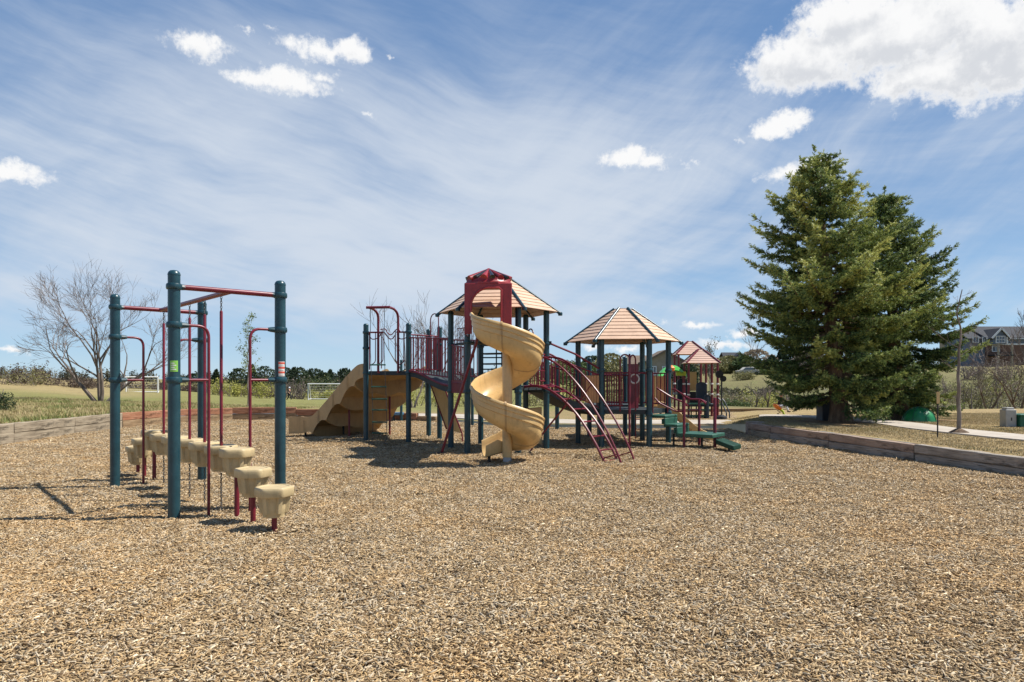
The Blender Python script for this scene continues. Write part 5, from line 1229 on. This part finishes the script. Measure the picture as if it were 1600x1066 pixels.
m = MB(); m.tube([b_+Vector((.02, 0, .36)), b_+Vector((.12, -.05, .26)), b_+Vector((.20, -.05, .10))], [.05, .045, .03], 8); m.build('foot_rest', M['lime'], rid)

# people: skinned stick figures with clothing shells
def skin_body(name, joints, edges, mat, parent, sub=2):
    names = list(joints); me = bpy.data.meshes.new(name); me.from_pydata([joints[k][0] for k in names], [(names.index(a), names.index(b)) for a, b in edges], [])
    o = bpy.data.objects.new(name, me); C.objects.link(o); sk = o.modifiers.new('skin', 'SKIN'); sk.use_smooth_shade = True
    if not me.skin_vertices: me.skin_vertices.new(name='')
    for i, k in enumerate(names):
        r = joints[k][1]; me.skin_vertices[0].data[i].radius = (r, r)
    me.skin_vertices[0].data[0].use_root = True
    ss = o.modifiers.new('sub', 'SUBSURF'); ss.levels = sub; ss.render_levels = sub; me.materials.append(mat)
    o.parent = parent; o.matrix_parent_inverse = Matrix.Translation(-Vector(parent.location)); return o
def person(label, base, J, scale, yaw, shirt, pants, hair, cap=None):
    t = thing('person', label, 'person', base); b = Vector(base); Rz = Matrix.Rotation(yaw, 4, 'Z')
    W = lambda p: tuple(b+Rz @ (Vector(p)*scale))
    j = {k: (W(p), r*scale) for k, (p, r) in J.items()}
    ed = [('pelvis', 'waist'), ('waist', 'chest'), ('chest', 'neck'), ('neck', 'head0'), ('head0', 'head1')]
    for s in 'LR': ed += [('chest', 'sh'+s), ('sh'+s, 'el'+s), ('el'+s, 'wr'+s), ('wr'+s, 'ha'+s), ('pelvis', 'hip'+s), ('hip'+s, 'kn'+s), ('kn'+s, 'an'+s), ('an'+s, 'to'+s)]
    skin_body('body', j, ed, M['skin'], t)
    def shell(name, keys, edges, f, mat): skin_body(name, {k: (j[k][0], j[k][1]*f+.008*scale) for k in keys}, edges, M[mat], t)
    shell('shirt', ['pelvis', 'waist', 'chest', 'shL', 'shR', 'elL', 'elR'], [('pelvis', 'waist'), ('waist', 'chest'), ('chest', 'shL'), ('chest', 'shR'), ('shL', 'elL'), ('shR', 'elR')], 1.12, shirt)
    ks = ['pelvis', 'hipL', 'hipR', 'knL', 'knR', 'anL', 'anR']; shell('trousers', ks, [('pelvis', 'hipL'), ('pelvis', 'hipR'), ('hipL', 'knL'), ('hipR', 'knR'), ('knL', 'anL'), ('knR', 'anR')], 1.16, pants)
    hm = MB(); hc = Vector(j['head1'][0]); hr = .118*scale; hm.lathe([(hr*.98, -.3*hr), (hr*1.04, .1*hr), (hr*.95, .55*hr), (hr*.6, .95*hr), (.003, 1.12*hr)], hc+Vector((0, 0, .01*scale)), 14); hm.build('hat' if cap else 'hair', M[cap or hair], t)
    fm = MB(); fw = Rz @ Vector((0, -1, 0)); sd = Rz @ Vector((1, 0, 0))
    for s in (-1, 1): fm.lathe([(.001, -.012*scale), (.012*scale, 0), (.001, .012*scale)], hc+fw*.098*scale+sd*s*.035*scale-Vector((0, 0, .02*scale)), 6)
    fm.build('eyes', M['dark'], t)
    sm = MB()
    for s in 'LR': a, c = Vector(j['an'+s][0]), Vector(j['to'+s][0]); sm.tube([a-(c-a).normalized()*.04*scale-Vector((0, 0, .03*scale)), a.lerp(c, .5)-Vector((0, 0, .02*scale)), c], [.05*scale, .055*scale, .035*scale], 8)
    sm.build('shoes', M['dark'], t)
    return t
walk = dict(pelvis=((0, 0, .95), .12), waist=((0, 0, 1.1), .115), chest=((0, -.01, 1.33), .13), neck=((0, -.01, 1.48), .055), head0=((0, -.02, 1.57), .085), head1=((0, -.02, 1.66), .10),
            shL=((.18, 0, 1.40), .06), elL=((.23, .10, 1.14), .045), wrL=((.22, .02, .92), .033), haL=((.22, -.03, .84), .035), shR=((-.18, 0, 1.40), .06), elR=((-.23, -.05, 1.13), .045), wrR=((-.21, -.2, .96), .033), haR=((-.20, -.26, .90), .035),
            hipL=((.09, 0, .90), .085), knL=((.10, -.16, .50), .062), anL=((.10, -.22, .10), .045), toL=((.10, -.40, .05), .035), hipR=((-.09, 0, .90), .085), knR=((-.10, .06, .48), .062), anR=((-.10, .32, .14), .045), toR=((-.10, .22, .03), .035))
x, y = P2(452, 88); person('person in black with a white cap walking across the far field', (x, y, H(x, y)), walk, 1.0, rad(70), 'blackcloth', 'blackcloth', 'hair', 'whitecloth')
sit = dict(pelvis=((0, 0, .0), .12), waist=((0, -.03, .16), .115), chest=((0, -.07, .38), .125), neck=((0, -.10, .53), .055), head0=((0, -.13, .63), .10), head1=((0, -.14, .74), .125),
           shL=((.17, -.07, .44), .055), elL=((.22, -.22, .26), .042), wrL=((.12, -.40, .26), .032), haL=((.08, -.46, .28), .034), shR=((-.17, -.07, .44), .055), elR=((-.22, -.22, .26), .042), wrR=((-.12, -.40, .26), .032), haR=((-.08, -.46, .28), .034),
           hipL=((.09, -.05, -.02), .085), knL=((.16, -.42, .05), .06), anL=((.17, -.56, -.30), .045), toL=((.17, -.70, -.33), .035), hipR=((-.09, -.05, -.02), .085), knR=((-.16, -.42, .05), .06), anR=((-.17, -.56, -.30), .045), toR=((-.17, -.70, -.33), .035))
person('small child in a dark top and pale trousers sitting on the orange spring rider', (b_.x-.0, b_.y, .085+.45), sit, .56, rad(75), 'blackcloth', 'whitecloth', 'hair')

# soccer goals
def goal(name, label, x, y, w, h, yaw, dep=1.2):
    z = H(x, y); t = thing(name, label, 'soccer goal', (x, y, z)); Rz = Matrix.Rotation(yaw, 4, 'Z'); W = lambda a, b, c: Vector((x, y, z))+(Rz @ Vector((a, b, c)))
    for s in (-1, 1): MB().bar(W(s*w/2, 0, -.1), W(s*w/2, 0, h), .075).build('goalpost', M['white'], t); MB().tube([W(s*w/2, 0, h), W(s*w/2, dep*.4, h), W(s*w/2, dep, .04)], .05).build('back_stay', M['white'], t); MB().bar(W(s*w/2, 0, .04), W(s*w/2, dep, .04), .06).build('ground_bar', M['white'], t)
    MB().bar(W(-w/2-.07, 0, h), W(w/2+.07, 0, h), .075).build('crossbar', M['white'], t); MB().bar(W(-w/2, dep, .04), W(w/2, dep, .04), .06).build('ground_bar', M['white'], t)
    nb = MB()
    for k in range(1, 16): a = -w/2+w*k/16; nb.tube([W(a, .02, h), W(a, dep*.4, h-.02), W(a, dep, .06)], .006, 3)
    for k in range(1, 6): f = k/6; nb.bar(W(-w/2, dep*.4+dep*.6*f, h*(1-f)), W(w/2, dep*.4+dep*.6*f, h*(1-f)), .006, 3)
    nb.build('net', M['white'], t); return t
x, y = P2(514, 92); goal('soccer_goal', 'white soccer goal facing the camera, partly hidden by the triple slide', x, y, 5.6, 2.1, 0)
x, y = P2(222, 88); goal('soccer_goal', 'white soccer goal seen from the side, on the left of the field', x, y, 3.6, 2.0, rad(24), 2.2)

# small things on the right lawn
def lawn(px, py, z=None):
    Y = 1.19*FPX/(py-HZ); return at(px, py, Y)
p = lawn(1465, 685); sg = thing('marker_post', 'thin dark sign post with a tan top plate on the right lawn', 'sign post', p)
MB().bar(p-Vector((0, 0, .2)), p+Vector((0, 0, .98)), .014).build('post', M['dark'], sg); MB().box(p+Vector((0, -.02, .83)), (.055, .02, .24)).build('plate', M['tan'], sg); MB().bar(p+Vector((0, 0, .66)), p+Vector((.16, 0, .64)), .006).build('arm', M['dark'], sg)
p = lawn(1575, 667); z = H(p.x, p.y); up_ = thing('utility_pedestal', 'grey upright utility cabinet with a capped top on the right lawn', 'utility box', (p.x, p.y, z))
MB().box((p.x, p.y, z+.21), (.27, .24, .46)).build('cabinet', M['boxgrey'], up_, bevel=.015); MB().box((p.x, p.y, z+.46), (.20, .18, .06)).build('cap', M['boxgrey'], up_, bevel=.015); MB().box((p.x, p.y-.125, z+.2), (.02, .012, .08)).build('latch', M['dark'], up_)
p = lawn(1603, 667); z = H(p.x, p.y); gb = thing('transformer_box', 'low green utility transformer box at the right edge of the lawn', 'utility box', (p.x, p.y, z))
MB().box((p.x, p.y, z+.13), (.58, .4, .32)).build('cabinet', M['boxgreen'], gb, bevel=.015); MB().box((p.x, p.y-.01, z+.305), (.64, .46, .045)).build('lid', M['boxgreen'], gb, bevel=.012); MB().box((p.x-.1, p.y-.205, z+.14), (.02, .012, .24)).build('door_seam', M['dark'], gb)
q = Vector((9.22, 20.0, H(9.22, 20.0))); db = thing('dark_box', 'tall dark grey box standing just left of the front spruce trunk', 'bin', q)
MB().box((q.x, q.y, q.z+.32), (.44, .42, .68)).build('cabinet', M['boxdark'], db, bevel=.015); MB().box((q.x, q.y, q.z+.68), (.50, .48, .05)).build('lid', M['boxdark'], db, bevel=.012)
q = Vector((11.62, 19.5, H(11.62, 19.5))); gt = thing('green_dome', 'shiny bright green dome cover on the grass beneath the second spruce', 'dome cover', q)
m = MB(); rows = []
for i in range(9):
    f = i/8*PI/2; rows.append([(q.x+.46*math.cos(f)*math.cos(t)*(1+.05*math.sin(6*t)), q.y+.36*math.cos(f)*math.sin(t), q.z+.40*math.sin(f)*(1+.04*math.sin(5*t))-.02) for t in np.linspace(0, 2*PI, 33)[:-1]])
m.grid(rows, closed_u=True); m.build('cover', M['tarp'], gt)
m = MB()
for k in range(4): a = PI*k/4; m.tube([(q.x+.47*math.cos(f)*math.cos(a), q.y+.37*math.cos(f)*math.sin(a), q.z+.415*math.sin(f)) for f in np.linspace(0, PI, 15)], .008, 5)
m.build('seam_hoop', M['boxgreen'], gt)

# ------------------------------------------------------------------ houses
def gable(mb, x0, x1, y0, y1, ze, zr, axis, ov=.5, th=.22):
    """two roof slopes; ridge along axis"""
    if axis == 'x':
        ym = (y0+y1)/2
        for s, ya in ((-1, y0-ov), (1, y1+ov)):
            k = ov*(zr-ze)/((y1-y0)/2); P = [(x0-ov, ya, ze-k), (x1+ov, ya, ze-k), (x1+ov, ym, zr), (x0-ov, ym, zr)]; mb.plate(P, th)
    else:
        xm = (x0+x1)/2
        for xa in (x0-ov, x1+ov):
            k = ov*(zr-ze)/((x1-x0)/2); P = [(xa, y0-ov, ze-k), (xa, y1+ov, ze-k), (xm, y1+ov, zr), (xm, y0-ov, zr)]; mb.plate(P, th)
def window(parent, x, y, z, w, h, nx=2, ny=1, facing=-1):
    f = MB(); t = .12
    for s in (-1, 1): f.box((x+s*(w/2+t/2), y-.06, z), (t, .14, h+2*t)); f.box((x, y-.06, z+s*(h/2+t/2)), (w, .14, t))
    for i in range(1, nx): f.box((x-w/2+w*i/nx, y-.05, z), (.07, .10, h))
    for i in range(1, ny): f.box((x, y-.05, z-h/2+h*i/ny), (w, .10, .07))
    o = f.build('window', M['white'], parent); MB().box((x, y-.005, z), (w, .05, h)).build('pane', M['pane'], o)
hY = 128.0; s = hY/FPX
def hp(px, py): return ((px-CX)*s, EYE-(py-HZ)*s)
x0, zg = hp(1546, 570); x1, zr = hp(1567, 508); xr, _ = hp(1640, 0); zb = H(x0+5, hY)-.5
hs = thing('house', 'two-storey grey-sided house over red brick with dark shingle roof, far right', 'house', (x0+6, hY, zb))
ze = hp(0, 527)[1]; zm = hp(0, 538)[1]
MB().box(((x0+7+xr)/2-3, hY+5, (zb+zm)/2), (xr-x0+2, 10, zm-zb)).build('lower_wall', M['brick'], hs)
MB().box(((x0+7+xr)/2-3, hY+5, (ze+zm)/2+.02), (xr-x0+2.1, 10.1, ze-zm)).build('upper_wall', M['siding'], hs)
xa, xb = hp(1545, 0)[0], hp(1566, 0)[0]; xm = (xa+xb)/2; zp = hp(0, 515)[1]
MB().add([(xa, hY-1.2, zm), (xb, hY-1.2, zm), (xb, hY-1.2, ze), (xm, hY-1.2, zp), (xa, hY-1.2, ze)]+[(xa, hY, zm), (xb, hY, zm), (xb, hY, ze), (xm, hY, zp), (xa, hY, ze)], [(0, 1, 2, 3, 4), (9, 8, 7, 6, 5), (0, 5, 6, 1), (1, 6, 7, 2), (2, 7, 8, 3), (3, 8, 9, 4), (4, 9, 5, 0)]).build('front_gable', M['siding'], hs)
r = MB(); gable(r, xa-.2, xb+.2, hY-1.2, hY+4, ze, zp+.1, 'y', .35, .2); X0 = (x0+7+xr)/2-3-(xr-x0+2)/2; X1 = X0+(xr-x0+2); gable(r, X0, X1, hY, hY+10, ze, zr, 'x', .5, .25); r.build('roof', M['shingle'], hs)
tm = MB()
for a, b in (((xa-.5, ze-.3), (xm, zp+.12)), ((xb+.5, ze-.3), (xm, zp+.12))): tm.beam((a[0], hY-1.62, a[1]), (b[0], hY-1.62, b[1]), .12, .3)
tm.box((xb, hY-1.25, (ze+zm)/2), (.3, .14, ze-zm)); tm.box(((X0+X1)/2, hY-.1, zm), (X1-X0+.2, .12, .28)); tm.box(((X0+X1)/2, hY-.58, ze-.3), (X1-X0+1, .1, .22)); tm.build('white_trim', M['white'], hs)
window(hs, xm, hY-1.22, (ze+zm)/2+.15, 1.5, 1.1, 3, 2); window(hs, xm, hY-.02, hp(0, 545)[1], 1.2, .9, 2); window(hs, hp(1524, 0)[0], hY-.05, hp(0, 531)[1], .9, .9, 2); window(hs, hp(1538, 0)[0], hY-.05, hp(0, 531)[1], .7, .9, 2)
bal = MB(); zbk = hp(0, 556)[1]; bal.box((xm, hY-1.4, zbk), (xb-xa+.6, 2.6, .2)); bal.box((xm, hY-2.6, zbk+.55), (xb-xa+.5, .06, .06))
for i in range(14): bal.box((xa+(xb-xa)*i/13, hY-2.6, zbk+.3), (.04, .04, .55))
bal.build('balcony', M['dark'], hs); cb = MB(); cb.box((xb, hY-2.5, (zb+zm)/2), (.28, .28, zm-zb)); cb.box((xa, hY-2.5, (zb+zm)/2), (.28, .28, zm-zb)); cb.build('column', M['stucco'], hs)
l0, l1 = hp(1516, 0)[0], xa-.1; zl = hp(0, 528)[1]
MB().box(((l0+l1)/2, hY+4, (zb+zl)/2), (l1-l0, 7, zl-zb)).build('wing_wall', M['siding'], hs)
r = MB(); gable(r, l0, l1+1.5, hY+.5, hY+7.5, zl, hp(0, 514)[1], 'x', .4, .2); r.build('wing_roof', M['shingle'], hs)
def simple_house(label, pxa, pxb, py_ridge, py_eave, Y, wall, roof, axis='x', zb=None):
    s = Y/FPX; xa, xb = (pxa-CX)*s, (pxb-CX)*s; ze = EYE-(py_eave-HZ)*s; zr = EYE-(py_ridge-HZ)*s; xm = (xa+xb)/2; zb = H(xm, Y)-.6 if zb is None else zb; d = (xb-xa)*.8
    t = thing('house', label, 'house', (xm, Y, zb)); m = MB(); m.box((xm, Y+d/2, (zb+ze)/2), (xb-xa, d, ze-zb))
    if axis == 'y': m.add([(xa, Y, ze-.01), (xb, Y, ze-.01), (xm, Y, zr-.1), (xa, Y+.3, ze-.01), (xb, Y+.3, ze-.01), (xm, Y+.3, zr-.1)], [(0, 1, 2), (5, 4, 3), (0, 3, 4, 1), (1, 4, 5, 2), (2, 5, 3, 0)])
    m.build('wall', M[wall], t); r = MB(); gable(r, xa, xb, Y, Y+d, ze, zr, axis, .5, .22); r.build('roof', M[roof], t)
    h = ze-zb
    for k in range(3): window(t, xa+(xb-xa)*(k+.5)/3, Y-.03, zb+h*.72, (xb-xa)*.12, min(1.2, h*.2), 2)
    return t
simple_house('tan stucco house with a brown roof seen under the lower hexagonal roof', 1012, 1066, 548, 563, 92, 'stucco', 'brownshingle', 'y')
simple_house('brown-roofed house wing seen between posts under the lower hexagonal roof', 985, 1020, 556, 566, 96, 'stucco', 'brownshingle', 'x')
simple_house('dark-roofed house on the far hilltop above the far play tower', 1132, 1152, 551, 556, 190, 'stucco', 'shingle', 'x')
simple_house('small pale house next to the dark-roofed one on the hilltop', 1150, 1162, 551, 557, 185, 'siding', 'shingle', 'y')
simple_house('grey-roofed house glimpsed through the left branches of the front spruce', 1258, 1284, 548, 556, 150, 'stucco', 'brownshingle', 'x')
simple_house('pale gabled house between the second spruce and the sapling', 1486, 1522, 517, 529, 150, 'stucco', 'shingle', 'y')
pk = thing('parked_car', 'small silver car parked on the hillside among the trees', 'car', V3(at(1168, 0, 120), H(at(1168, 0, 120).x, 120)+.2))
q = pk.location; m = MB(); sec_ = [(-2.0, .35), (-2.05, .7), (-1.2, .85), (-.6, 1.35), (.7, 1.38), (1.3, .92), (2.0, .8), (2.05, .35)]
m.add([(q.x+x_, q.y-.8, q.z+z_) for x_, z_ in sec_]+[(q.x+x_, q.y+.8, q.z+z_) for x_, z_ in sec_], [tuple(range(8)), tuple(reversed(range(8, 16)))]+[(i, (i+1) % 8, 8+(i+1) % 8, 8+i) for i in range(8)]); m.build('body', M['boxgrey'], pk, bevel=.06)
m = MB(); m.plate([(q.x-1.05, q.y-.815, q.z+.9), (q.x+1.15, q.y-.815, q.z+.93), (q.x+.68, q.y-.815, q.z+1.3), (q.x-.56, q.y-.815, q.z+1.28)], .02); m.build('window', M['pane'], pk)
for dx in (-1.25, 1.3): m = MB(); m.tube([(q.x+dx, q.y-.85, q.z+.3), (q.x+dx, q.y-.6, q.z+.3)], .32, 14); m.build('wheel', M['dark'], pk)

# ------------------------------------------------------------------ camera, sun, sky
cam = bpy.data.cameras.new('camera'); co_ = bpy.data.objects.new('camera', cam); C.objects.link(co_)
cam.sensor_fit = 'HORIZONTAL'; cam.sensor_width = 36; cam.lens = 36*FPX/1600; cam.shift_y = (HZ-533)/1600; cam.clip_start = .05; cam.clip_end = 6000
co_.location = (0, 0, EYE); co_.rotation_euler = (PI/2, 0, 0); bpy.context.scene.camera = co_
EL = rad(56); AZ = math.atan2(.993, .11)     # azimuth from +Y towards +X
sv = Vector((math.sin(AZ)*math.cos(EL), math.cos(AZ)*math.cos(EL), math.sin(EL)))
sd = bpy.data.lights.new('sun', 'SUN'); sd.energy = SUN_E; sd.angle = rad(.53); sd.color = (1.0, .955, .88)
so = bpy.data.objects.new('sun', sd); C.objects.link(so); so.rotation_euler = sv.to_track_quat('Z', 'Y').to_euler(); so.location = sv*50
w = bpy.data.worlds.new('World'); bpy.context.scene.world = w; w.use_nodes = True; nt = NT(w.node_tree); nt.n.clear()
out = nt.n.new('ShaderNodeOutputWorld'); bg = nt.n.new('ShaderNodeBackground'); nt.l.new(bg.outputs[0], out.inputs[0]); bg.inputs[1].default_value = SKY_S
sky = nt.n.new('ShaderNodeTexSky'); sky.sky_type = 'NISHITA'; sky.sun_disc = False; sky.sun_elevation = EL; sky.sun_rotation = AZ; sky.altitude = 1800; sky.air_density = 1.0; sky.dust_density = .6; sky.ozone_density = 1.6
dirv = nt.n.new('ShaderNodeTexCoord').outputs['Generated']; sp = nt.new('ShaderNodeSeparateXYZ', {0: dirv}); dx_, dy_, dz_ = sp.outputs
az = nt.m('ARCTAN2', dx_, dy_); el = nt.m('ARCSINE', dz_)
ae = nt.new('ShaderNodeCombineXYZ', {0: az, 1: el}).outputs[0]
K = 1.0/(SKY_S*2**EXPO)       # display-referred cloud brightness
def rgb(r, g, b):              # sRGB 0-255 to scene value
    f = lambda v: ((v/255+.055)/1.055)**2.4 if v > 10 else v/255/12.92
    return (f(r)*K, f(g)*K, f(b)*K, 1)
# high cirrus: soft slanted veils and streaks on a distant flat layer
den = nt.m('ADD', nt.m('MAXIMUM', dz_, 0.0), .30)
pl = nt.new('ShaderNodeCombineXYZ', {0: nt.m('DIVIDE', dx_, den), 1: nt.m('DIVIDE', dy_, den)}).outputs[0]
wq = nt.new('ShaderNodeTexNoise', {'Vector': pl, 'Scale': 1.3, 'Detail': 3.0, 'Roughness': .5}).outputs['Color']
plw = nt.vm('ADD', pl, nt.vm('SCALE', nt.vm('SUBTRACT', wq, (.5, .5, .5))))
plw.node.inputs[1].links[0].from_node.inputs['Scale'].default_value = .5
v1 = nt.noise(nt.rs(plw, rad(28), (.8, 1.5, 1), (1.7, 3.1, 0)), 1.0, 6, .56)
aw0 = nt.vm('ADD', ae, nt.vm('SCALE', nt.vm('SUBTRACT', nt.new('ShaderNodeTexNoise', {'Vector': ae, 'Scale': 2.2, 'Detail': 3.0}).outputs['Color'], (.5, .5, .5))))
aw0.node.inputs[1].links[0].from_node.inputs['Scale'].default_value = .15
s1 = nt.noise(nt.rs(aw0, rad(17), (1.3, 8.5, 1), (.2, 1.1, 0)), 1.9, 8, .60)
s2 = nt.noise(nt.rs(aw0, rad(10), (3.5, 30, 1), (2.2, 5.1, 0)), 2.0, 5, .62)
s3 = nt.noise(nt.rs(aw0, rad(-34), (1.6, 7.0, 1), (.9, 2.4, 0)), 2.4, 7, .60)
sr = nt.mix(nt.smooth(az, -.15, .25), s1, s3)
band = nt.m('MULTIPLY', nt.smooth(el, .01, .11), nt.smooth(el, .60, .28))
cen_ = nt.smooth(nt.m('ABSOLUTE', nt.m('ADD', az, .16)), .90, .10)
ci_ = nt.m('ADD', nt.m('MULTIPLY', v1, .58), nt.m('ADD', nt.m('MULTIPLY', sr, .44), nt.m('ADD', nt.m('MULTIPLY', s2, .16), nt.m('MULTIPLY', nt.m('MULTIPLY', band, cen_), .22))))
cir = nt.m('MULTIPLY', nt.smooth(ci_, .49, .90), .90)
cir = nt.m('MULTIPLY', cir, nt.m('ADD', .25, nt.m('MULTIPLY', band, .75)))
grad = nt.ramp(nt.m('MULTIPLY', el, 1.0), [(0, rgb(176, 206, 230)), (.07, rgb(152, 190, 224)), (.20, rgb(137, 170, 207)), (.36, rgb(120, 154, 197)), (.52, rgb(101, 139, 188)), (1.0, rgb(74, 112, 164))])
base = nt.mix(1.0, sky.outputs[0], (*SKY_TINT, 1), 'MULTIPLY')
base = nt.mix(.80, base, grad)
c0 = nt.mix(cir, base, rgb(214, 223, 235))
# cumulus: noisy ellipses at their bearings and heights
def dirof(px, py): u = (px-CX)/FPX; v = (HZ-py)/FPX; return math.atan(u), math.atan(v/math.sqrt(1+u*u))
CL = [(1395, 55, 185, 60), (1270, 92, 105, 46), (1480, 110, 105, 42), (1545, 60, 90, 62), (1320, 30, 85, 42), (1420, 122, 60, 30), (1590, 75, 120, 75), (1660, 40, 160, 80),
      (316, 73, 54, 17), (495, 76, 58, 15), (548, 79, 32, 17), (455, 128, 66, 17), (392, 124, 42, 11), (505, 117, 32, 10), (1232, 190, 42, 15), (1205, 199, 30, 9), (985, 246, 42, 15), (1022, 251, 26, 11), (18, 268, 56, 15),
      (1225, 272, 52, 15, .62), (1268, 258, 40, 13, .66), (572, 178, 14, 5, .7), (1079, 253, 11, 7, .7), (1160, 222, 11, 6, .5), (420, 40, 18, 6, .5), (385, 50, 14, 8, .45), (608, 90, 6, 4, .6),
      (1085, 509, 34, 6), (1168, 521, 34, 8), (1135, 540, 46, 7), (980, 542, 28, 5), (925, 540, 22, 6), (15, 550, 30, 6, .6)]
wn = nt.noise(nt.vm('SCALE', ae), 1, 1) if False else None
wv = nt.new('ShaderNodeTexNoise', {'Vector': ae, 'Scale': 16.0, 'Detail': 6.0, 'Roughness': .62}).outputs['Color']
wb = nt.new('ShaderNodeTexNoise', {'Vector': ae, 'Scale': 55.0, 'Detail': 5.0, 'Roughness': .65}).outputs['Color']
def warp(v, c, amt):
    s_ = nt.vm('SUBTRACT', c, (.5, .5, .5)); mm = nt.n.new('ShaderNodeVectorMath'); mm.operation = 'MULTIPLY_ADD'; nt.l.new(s_, mm.inputs[0]); mm.inputs[1].default_value = (amt, amt*.7, 0); nt.l.new(v, mm.inputs[2]); return mm.outputs[0]
aw = warp(warp(ae, wv, .060), wb, .022)
def field(vec, shift=(0, 0)):
    cur = None
    for px, py, rx, ry, *wt in CL:
        a0, e0 = dirof(px, py); u = (px-CX)/FPX; ra = rx/FPX/(1+u*u)*1.12; re = ry/FPX/math.sqrt(1+u*u)*1.12
        mp = nt.n.new('ShaderNodeMapping'); mp.vector_type = 'POINT'; nt.l.new(vec, mp.inputs[0]); mp.inputs[1].default_value = (-(a0+shift[0])/ra, -(e0+shift[1])/re, 0); mp.inputs[3].default_value = (1/ra, 1/re, 0)
        d = nt.vm('LENGTH', mp.outputs[0]); f = nt.m('SUBTRACT', 1.0, d)
        if ry < 28: f = nt.m('MULTIPLY', f, min(1.0, ry/42+.26))
        if wt: f = nt.m('SUBTRACT', f, .34*(1-wt[0]))
        cur = f if cur is None else nt.m('MAXIMUM', cur, f)
    return cur
F = field(aw); nz = nt.noise(ae, 20, 10, .60); nf = nt.noise(ae, 75, 8, .66)
Fe = nt.m('ADD', F, nt.m('ADD', nt.m('MULTIPLY', nt.m('SUBTRACT', nz, .5), .95), nt.m('MULTIPLY', nt.m('SUBTRACT', nf, .5), .85)))
alpha = nt.m('MULTIPLY', nt.smooth(Fe, -.08, .40), .985)
# self-shading: what has more cloud above it and faces away from the sun goes grey
Fu = field(nt.vm('ADD', aw, (.006, .020, 0)))
n13 = nt.noise(ae, 13, 7, .58); sh = nt.noise(nt.vm('ADD', ae, (.012, .016, 0)), 13, 7, .58); lit = nt.m('SUBTRACT', n13, sh)
above = nt.m('SUBTRACT', Fu, nt.m('MULTIPLY', F, .45))
g_ = nt.smooth(nt.m('ADD', nt.m('MULTIPLY', above, .85), nt.m('ADD', nt.m('MULTIPLY', lit, -1.5), nt.m('MULTIPLY', nt.m('SUBTRACT', nf, .5), .25))), -.10, .50)
g_ = nt.m('MULTIPLY', g_, nt.m('MULTIPLY', nt.smooth(Fe, .10, .60), .80))
cc = nt.mix(g_, rgb(252, 252, 252), rgb(208, 212, 219))
c1_ = nt.mix(alpha, c0, cc)
# condensation trail
c2_ = c1_
nt.l.new(c2_, bg.inputs[0])
w.cycles.sampling_method = 'MANUAL'; w.cycles.sample_map_resolution = 512
sc = bpy.context.scene; sc.view_settings.view_transform = 'Standard'; sc.view_settings.look = 'None'; sc.view_settings.exposure = EXPO; sc.view_settings.gamma = 1.0
sc.cycles.use_denoising = True; sc.cycles.max_bounces = 6; sc.cycles.transparent_max_bounces = 6
